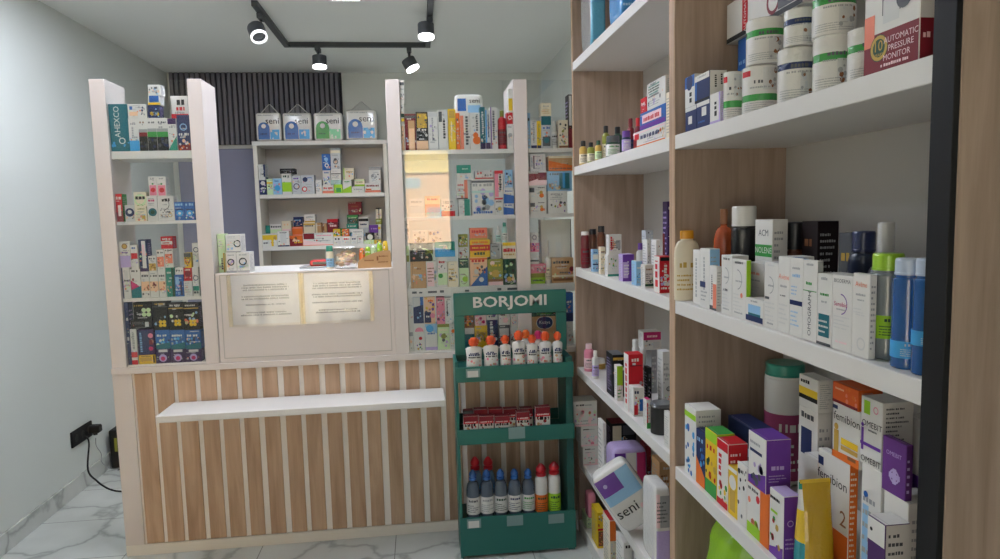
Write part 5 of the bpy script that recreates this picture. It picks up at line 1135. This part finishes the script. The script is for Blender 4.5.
rows(NB, 4, [
 ('c', 684.7, 407, 696, None, 'w', 'b84-92:lm s10,30,90,76:sk:b s10,2,90,26:b:sk', 'white carton with blue dolphin shapes', dict(x2=721, side='w', sdes='l40-95:8:gy l5-35:4:gy')),
 ('c', 696.2, 431, 705.2, None, 'nv', 'd50-20:o h50,80,70,8:lb s10,30,90,70:b:sk', 'slim navy carton with orange foot', dict(dep=.04)),
 ('c', 705.4, 431, 717, None, 'y', 'b0-22:g b84-100:lm h50,70,70,8:r s10,25,90,60:r:gd:dn', 'yellow and green carton', dict(x2=735, side='lm', top='g')),
 ('c', 717.2, 441, 728.2, None, 'w', 'b86-100:r j30,45,80,28:r s5,5,95,40:r:g:y b0-10:r', 'white carton with red top and berries', dict(x2=748, side='r', sdes='l10-90:8:lp', top='r')),
 ('c', 728.4, 468, 737.4, None, 'y', 'c50,70,40:w r20,10,80,55:gd b92-100:w', 'yellow carton with pale disc', dict(dep=.04)),
 ('c', 737.6, 465, 747, None, 'w', 's5,5,95,95:k:dg:k:k h50,86,70,6:k', 'white carton with black blots', dict(dep=.04)),
 ('c', 747.4, 489, 769.4, None, 'o', 'r0,0,62,100:w s4,10,60,80:r:lm:sal b0-22:lm h30,88,50,6:k r62,0,100,100:o', 'white and orange carton under the violet one', dict(dep=.06, side='o')),
 ('c', 748.4, 435, 766, 488.8, 'w', 'd14-34:v h40,80,60,6:gy r10,64,80,70:nv s14,10,90,52:nv:lv:dg', 'white and violet carton on the orange one', dict(x2=791, side='v', sdes='h50,44,60,9:lv l20-36:3:lv', top='v')),
 ('c', 769.8, 492, 784, None, 'w', 'd10-22:v h40,86,70,5:k s10,8,90,60:g:v:r:gd r10,66,60,70:lm', 'white and violet carton lower, with little figures', dict(x2=801, side='v', sdes='o40,60,20:lv l20-40:3:lv', top='lv')),
 ('c', 728, 424, 757, None, '26304f', 'h50,50,60,16:lb', 'wide flat navy box lying behind', dict(dep=.06, off=.12, top='nv')),
])
rows(NB, 4, [
 ('B', 767, 362, 803, None, 'w', '', 'white tub with teal lid and plum gradient', dict(cap='gt', band='a0466c', capf=.1, neck=.97, slope=.02, capr=1.0, bandr=(.05, .66), off=.17, prt='w', name='tub', cat='tub')),
 ('c', 799, 409, 818, None, 'w', 'r14,62,72,84:nv r40,42,70,52:dv c28,24,20:ltg l8-30:3:gy h50,92,70,5:dg', 'white carton with navy sign panel', dict(x2=832, off=.13)),
 ('c', 799, 377, 818, 408.6, 'w', 'b40-64:y b26-40:k h35,78,50,12:k', 'white carton with yellow and black stripe', dict(x2=833, off=.13)),
 ('c', 803, 456, 818, None, 'w', 'b20-40:ltg', 'pale carton behind the yellow pouch', dict(off=.1, dep=.04)),
 ('c', 818.6, 456.5, 850, None, 'w', 't46,78,16:k:femibion t84,48,14:br:2 r0,0,100,34:o r0,86,18,94:nv d32-26:o c16,55,9:o r5,10,24,46:o', 'lower of two white and orange cartons with black script', dict(x2=859, off=.1, side='o', sdes='l5-95:18:cr')),
 ('c', 832.5, 407, 860, 468, 'w', 't52,78,15:k:femibion r0,0,100,12:o c14,58,8:gd r6,6,24,52:gd d12-16:o r34,30,96,42:y r34,20,96,28:gd r60,8,90,14:br r0,90,20,97:nv', 'upper of two white and orange cartons with black script', dict(dep=.05, off=.1)),
 ('c', 832.5, 386, 858.5, 406.6, 'e0642a', 'b0-14:dr s50,20,95,90:sal:o h30,70,36,10:pch', 'orange carton lying topmost', dict(dep=.05, off=.1)),
 ('c', 862, 468, 882, None, 'w', 'r8,8,40,70:lb c24,78,12:b l30-80:5:gy', 'white carton with blue figure, behind', dict(dep=.06, off=.09)),
 ('c', 860.6, 399, 882, 467.6, 'w', 't54,62,9:k:OMEBIT r14,76,44,96:lm o72,86,12:pk r4,20,16,54:v c10,58,7:v b28-33:v t54,8,9:k:OMEBIT h60,52,40,3:dg', 'white carton with lime patch and violet figure', dict(dep=.06, off=.09, sdes='l5-95:14:dg')),
 ('c', 884, 497, 909, None, 'w', 'c30,80,10:k c52,80,10:k', 'white carton under the violet one', dict(off=.075, dep=.06)),
 ('c', 882, 440, 906, 496.6, '6a3a86', 't50,74,8:lv:OMEBIT x55,34,24:lv o55,34,22:lv', 'violet carton with pale star', dict(x2=913, off=.075, side='5a3070', sdes='l10-80:5:lv')),
 ('c', 868, 520, 886, None, '4c2a62', 'c40,48,26:w c40,48,17:dv r30,8,52,40:k b80-100:w c22,90,8:k', 'violet and white carton with a dark figure, in front', dict(x2=917, off=.03, side='w', sdes='l5-95:12:dg', top='w')),
 ('c', 906, 418, 924, None, 'w', 'b40-70:v l5-35:6:dg', 'white and violet carton near the black strip', dict(dep=.04, off=.16)),
])
# stand-up pouch of yellow foil
u0, u1, d0, d1, z0 = -1.25, -1.19, .724, .797, SZN[4]; z1 = at(816, 481, 1, 1.22).z; NB.done[4].append([u0, u1, d0, d1, z0, z1])
t = thing('snack_pouch', "glossy yellow and teal stand-up pouch on near unit's fourth shelf", 'pouch', ((d0 + d1) / 2, -(u0 + u1) / 2, z0 + .0005), 0)
w, d, h = d1 - d0, u1 - u0, z1 - z0; mb = MB(); n = 24; rings = []
for v, a, b in ((0, .5, .46), (.04, .52, .5), (.35, .5, .44), (.7, .47, .26), (.92, .46, .06), (1, .46, .015)):
    rings.append([(a * w * math.copysign(abs(math.cos(2 * PI * i / n)) ** .6, math.cos(2 * PI * i / n)), b * d * math.sin(2 * PI * i / n), v * h) for i in range(n)])
vs = [p for r_ in rings for p in r_]; m = len(rings)
for j in range(m - 1):
    for i in range(n):
        c = 'c9a21c'
        if 9 <= i <= 14: c = ('2a8f96', '2a8f96', 'y', 'lg', 'gt')[j]
        mb.add([rings[j][i], rings[j][(i + 1) % n], rings[j + 1][(i + 1) % n], rings[j + 1][i]], [(0, 1, 2, 3)], film(c), True)
mb.add(rings[0], [list(range(n))[::-1]], film('c9a21c'))
mb.build('pouch_body', t); mb = MB(); mb.box(-.43 * w, .43 * w, -.002, .002, h * .985, h * 1.02, film('y')); mb.build('seal', t)
mb = MB(); vs, fs = superbox(.17, .22, .34, 3.0, 16, 14)
R = random.Random(2); vs = [(x * (1 + .1 * math.sin(34 * z + y * 45)), y * (1 + .12 * math.cos(x * 40 + z * 18)), z) for x, y, z in vs]
mb.add(vs, fs, film('8fc41e'), True); mb.add([(-.03, -.01, .33), (.03, -.01, .33), (.012, 0, .358), (-.012, 0, .358)], [(0, 1, 2, 3)], film('8fc41e'))
P0 = at(719, 545, 0, .79); z = SZ[5]
tag(mb.build('plastic_bag', None, (.81, 1.6, z + .0005)), "lime green plastic bag on near unit's fifth shelf", 'bag')

# ------------------------------------------------------------------ lights
Zt = ZC - .002
tr = thing('ceiling_track', 'dark grey three-sided lighting track on the ceiling', 'lighting track', (-.37, 4.2, ZC - .04))
a_, b_, c_ = at(257, 9, 2, ZC - .03), at(288, 47, 2, ZC - .03), at(428, 47, 2, ZC - .03)
TW = .017; ox, oy, oz = tr.location
TX0, TX1, TY = a_.x, c_.x, (b_.y + c_.y) / 2
for x0, x1, y0, y1 in ((TX0 - TW, TX0 + TW, a_.y - .06, TY + TW), (TX0 + TW, TX1 - TW, TY - TW, TY + TW), (TX1 - TW, TX1 + TW, 2.6, TY + TW)):
    mb = MB(); mb.box(x0 - ox, x1 - ox, y0 - oy, y1 - oy, .008, .0395, M_track, .002); mb.build('rail', tr)
def spot(px, py, track_xy, length, aim, label, power, lit=True):
    """Cylinder spotlight on a stem; the lamp's centre shows at (px, py)."""
    X, Y = track_xy; top = ZC - .033
    zc = at(px, py, 1, Y).z; X2 = at(px, py, 1, Y).x
    t = thing('track_spotlight', label, 'spotlight', (X, Y, top), 0, 'spotlights on the ceiling track')
    mb = MB(); mb.box(-.016, .016, -.045, .045, -.03, 0, M_track, .003); mb.build('adapter', t)
    ce = Vector((X2 - X, 0, zc - top)); r, L = .048, length
    mb = MB(); mb.tube([(0, 0, -.03), (0, 0, ce.z * .55), ce], .009, M_track); mb.build('stem', t)
    q = Vector(aim).normalized().to_track_quat('-Z', 'Y').to_matrix().to_4x4(); q.translation = ce
    mb = MB(); mb.lathe([(r * .5, L / 2), (r * .96, L / 2), (r, L / 2 - .004), (r, -L / 2 + .016), (r * .9, -L / 2 + .016)], M_track, 24)
    o = mb.build('lamp_body', t); o.matrix_local = q
    if not lit:
        mb = MB(); mb.lathe([(r * .97, -L / 2 + .0145), (r * .97, -L / 2), (r * .8, -L / 2 - .001), (r * .78, -L / 2 + .01)], M_lens2, 24, caps=False); o = mb.build('ring', t); o.matrix_local = q
        mb = MB(); mb.lathe([(r * .76, -L / 2 + .011), (r * .4, -L / 2 + .02), (0, -L / 2 + .021)], mat('dark_reflector', '6a6d72', .25, .8), 24, caps=False); o = mb.build('reflector', t); o.matrix_local = q
        return
    mb = MB(); mb.lathe([(r * .4, -L / 2 + .015), (r * .97, -L / 2 + .0145), (r * .97, -L / 2), (r * .8, -L / 2 - .001), (0, -L / 2 + .003)], M_lens if lit else M_lens2, 24)
    o = mb.build('lens', t); o.matrix_local = q
    ld = bpy.data.lights.new('spot_beam', 'SPOT'); ld.energy = power; ld.spot_size = math.radians(75); ld.spot_blend = .6; ld.color = (1, .97, .9); ld.shadow_soft_size = .004
    lo = bpy.data.objects.new('spot_beam', ld); C.objects.link(lo); lo.parent = t; qq = q.copy(); qq.translation = ce + Vector(aim).normalized() * (L / 2 + .012); lo.matrix_local = qq
M_lens = glow('lamp_lens', 'ffffff', 5.0); M_lens2 = glow('lamp_ring', 'ffffff', .9)  # the unlit lamp's white rim is brightened by a faint glow
p = at(259, 14, 2, ZC - .03); spot(257.5, 32.5, (TX0, p.y), .085, (.35, -.55, -.9), 'spotlight on the left arm of the ceiling track', 16, False)
p = at(319, 49, 2, ZC - .03); spot(319.5, 62, (p.x, TY), .08, (0, -.05, -1), 'left spotlight hanging from the rear rail of the track', 26)
p = at(409, 49, 2, ZC - .03); spot(410.5, 64.5, (p.x, TY), .08, (.45, -.1, -.9), 'right spotlight hanging from the rear rail, tilted to the right', 26)
p = at(425.5, 18, 2, ZC - .03); spot(426, 31, (TX1, p.y), .085, (0, -.12, -1), 'spotlight on the right arm of the ceiling track', 26)
def led(name_label, x0, x1, y0, y1, s):
    t = thing('ceiling_light', name_label, 'ceiling light', ((x0 + x1) / 2, (y0 + y1) / 2, ZC - .012), 0, 'flat ceiling light panels')
    w, l = (x1 - x0) / 2, (y1 - y0) / 2; mb = MB()
    for a in ((-w, w, -l, -l + .012), (-w, w, l - .012, l), (-w, -w + .012, -l + .012, l - .012), (w - .012, w, -l + .012, l - .012)): mb.box(a[0], a[1], a[2], a[3], 0, .0115, M_white)
    mb.build('frame', t)
    mb = MB(); mb.box(-w + .0125, w - .0125, -l + .0125, l - .0125, .003, .0112, glow('panel_glow', 'eaf0ff', s)); mb.build('diffuser', t)
pa, pb = at(327, 0.5, 2, ZC - .012), at(362, 0.5, 2, ZC - .012)
LED = 26
led('flat ceiling light panel just above the counter front', pa.x, pb.x, pa.y - 2.0, pa.y, LED)
led('added flat ceiling light panel brightening the left wall', -1.4, -1.2, 2.6, 3.8, LED * .8)  # unseen lamp, added to light the left wall and counter front

# ------------------------------------------------------------------ left wall bits
def onleft(px, py): return at(px, py, 0, WL)
A, B_, D_ = onleft(69.5, 433), onleft(90, 423), onleft(70.5, 449)
t = thing('wall_socket', 'long black wall socket plate low on the left wall', 'socket', (WL, (A.y + B_.y) / 2, (A.z + D_.z) / 2))
l2 = (B_.y - A.y) / 2; h2 = (A.z - D_.z) / 2
mb = MB(); mb.box(.0005, .012, -l2, l2, -h2, h2, M_black, .003); mb.build('plate', t)
for k in (-1, 0, 1):
    mb = MB(); mb.lathe([(.021, .0), (.021, .002), (.017, .002), (.017, .0006), (0, .0006)], mat('socket_black', '0e0e10', .5), 18); o = mb.build('outlet', t); o.matrix_local = Matrix.Translation((.0122, k * l2 * .62, 0)) @ Matrix.Rotation(PI / 2, 4, 'Y')
Sx = t.location.copy()
t = thing('power_adapter', 'black plug adapter in the right end of the wall socket', 'adapter', (WL + .015, Sx.y + l2 * .62, Sx.z + .004))
mb = MB(); mb.box(.0, .062, -.024, .024, -.02, .024, M_black, .006); mb.build('body', t)
mb = MB(); mb.lathe([(.012, 0), (.012, .014)], M_black, 14); o = mb.build('collar', t); o.matrix_local = Matrix.Translation((.03, 0, -.034))
p0 = Vector((WL + .03, Sx.y - l2 * .1, Sx.z - .01))
pts = [p0 + Vector((.0, 0, 0)), p0 + Vector((.016, .0, -.04))]
for px, py, zz in ((88, 470, .12), (97, 481, .06), (106, 487.5, .03), (114, 490.5, .012), (122, 491.5, .008), (135, 493, .008)):
    v = at(px, py, 2, zz); pts.append(v)
def smooth(pts, n=6):
    out = []
    for i in range(len(pts) - 1):
        p0, p1, p2, p3 = pts[max(i - 1, 0)], pts[i], pts[i + 1], pts[min(i + 2, len(pts) - 1)]
        for k in range(n):
            t_ = k / n; out.append(.5 * ((2 * p1) + (p2 - p0) * t_ + (2 * p0 - 5 * p1 + 4 * p2 - p3) * t_ ** 2 + (3 * p1 - p0 - 3 * p2 + p3) * t_ ** 3))
    return out + [pts[-1]]
mb = MB(); mb.tube(smooth(pts), .005, M_black, 8); tag(mb.build('floor_cable'), 'black power cable curving from the wall socket to the counter', 'cord')
yy = Sx.y + l2 * .62
pts = [Vector((WL + .045, yy, Sx.z - .05)), Vector((WL + .04, yy + .01, Sx.z - .1)), Vector((WL + .045, yy + .05, .15)), Vector((WL + .03, yy + .08, .09)), Vector((WL + .05, yy + .15, .02)), Vector((WL + .1, yy + .2, .008)), Vector((WL + .2, yy + .16, .006))]
mb = MB(); mb.tube(smooth(pts), .0022, mat('cord_grey', '8a8d8c', .5), 6); tag(mb.build('adapter_cord'), 'thin grey cord hanging from the plug adapter', 'cord')
q0, q1 = onleft(112, 468), onleft(112, 431)
yb = at(110, 466, 0, WL + .05).y
t = thing('power_box', 'dark upright power box on the floor behind the counter end', 'power box', (WL + .075, yb + .12, 0))
hh = at(114, 430, 1, yb + .08).z
mb = MB(); mb.box(-.05, .06, -.05, .09, .0, hh, M_black, .006); mb.build('case', t)
mb = MB(); mb.box(-.02, -.004, -.0525, -.0505, hh * .45, hh * .8, ink('ol')); mb.build('label_strip', t)
pts = [Vector((WL + .1, yb - .02, .02)), Vector((WL + .16, yb + .02, .05)), Vector((WL + .12, yb + .04, .09)), Vector((WL + .1, yb + .03, .03)), Vector((WL + .2, yb + .04, .012)), Vector((WL + .13, yb - .04, .012)), Vector((WL + .24, yb - .02, .012))]
mb = MB(); mb.tube(smooth(pts), .0025, M_black, 6); tag(mb.build('loose_wire'), 'tangled thin black wire at the foot of the power box', 'wire')

# ------------------------------------------------------------------ the street, seen mirrored in the case glass
YF_ = -32.0
sb = thing('street_building', 'sunlit yellow building across the street, mirrored in the right case glass', 'building', (.6, YF_ - 1, 0))
M_yel = plaster('facade_yellow', 'e8cf86', .03); M_sal = plaster('facade_salmon', 'e0b48c', .06)
o = sb.location; F = 1.0
mb = MB(); mb.box(-4, 4, -1, F, 0, 3.95, M_sal); mb.build('wall', sb)
mb = MB(); mb.box(-4, 4, -1, F + .06, 3.96, 8, M_yel); mb.build('upper_wall', sb)
mb = MB(); mb.box(-4.1, 4.1, F - .02, F + .16, 3.86, 3.98, M_yel); mb.build('cornice', sb)
for x0, z0 in ((-1.25, 3.0), (-.1, 1.35), (1.3, 2.2)):
    mb = MB(); mb.box(x0, x0 + .85, F + .001, F + .05, z0, z0 + .62, mat('window_frame_white', 'e8e8e4', .5))
    w_ = mb.build('window_frame', sb)
    mb = MB()
    for k in (0, 1): mb.box(x0 + .05 + k * .39, x0 + .41 + k * .39, F + .0505, F + .056, z0 + .06, z0 + .56, mat('street_glass', '5a6a74', .1))
    mb.build('pane', w_)
mb = MB()
for k in range(7): mb.box(-4, 4, F + .0005, F + .006, 1.0 + k * .42, 1.012 + k * .42, mat('facade_joint', 'a8825e', .8))
mb.build('joint', sb)
slab('street_ground', -12, 12, YF_ - 4, YF - .2, -.15, -.05, mat('asphalt', '77736c', .9))
sd = bpy.data.lights.new('sun', 'SUN'); sd.energy = 110; sd.angle = math.radians(.6); sd.color = (1, .93, .78)
so = bpy.data.objects.new('sun', sd); C.objects.link(so); so.rotation_euler = Vector((.25, -.75, -.6)).to_track_quat('-Z', 'Y').to_euler(); so.location = (0, 2, 6)
wd = bpy.data.worlds.new('sky'); bpy.context.scene.world = wd; wd.use_nodes = True
bg = wd.node_tree.nodes['Background']; bg.inputs['Color'].default_value = (1, .955, .94, 1); bg.inputs['Strength'].default_value = 1.2
pl = bpy.data.lights.new('daylight_portal', 'AREA'); pl.shape = 'RECTANGLE'; pl.size = PX1 - PX0; pl.size_y = PZ1 - PZ0; pl.cycles.is_portal = True
po = bpy.data.objects.new('daylight_portal', pl); C.objects.link(po); po.location = ((PX0 + PX1) / 2, YF - .14, (PZ0 + PZ1) / 2); po.rotation_euler = (PI / 2, 0, 0)

vs_ = bpy.context.scene.view_settings
vs_.view_transform = 'Standard'; vs_.look = 'None'; vs_.gamma = 1; vs_.use_curve_mapping = False; vs_.exposure = 0.34
cy_ = bpy.context.scene.cycles
cy_.max_bounces = 8; cy_.transparent_max_bounces = 16; cy_.sample_clamp_indirect = 4
print('THINGS', COUNT[0])
for n in NOTES: print('NOTE', n)
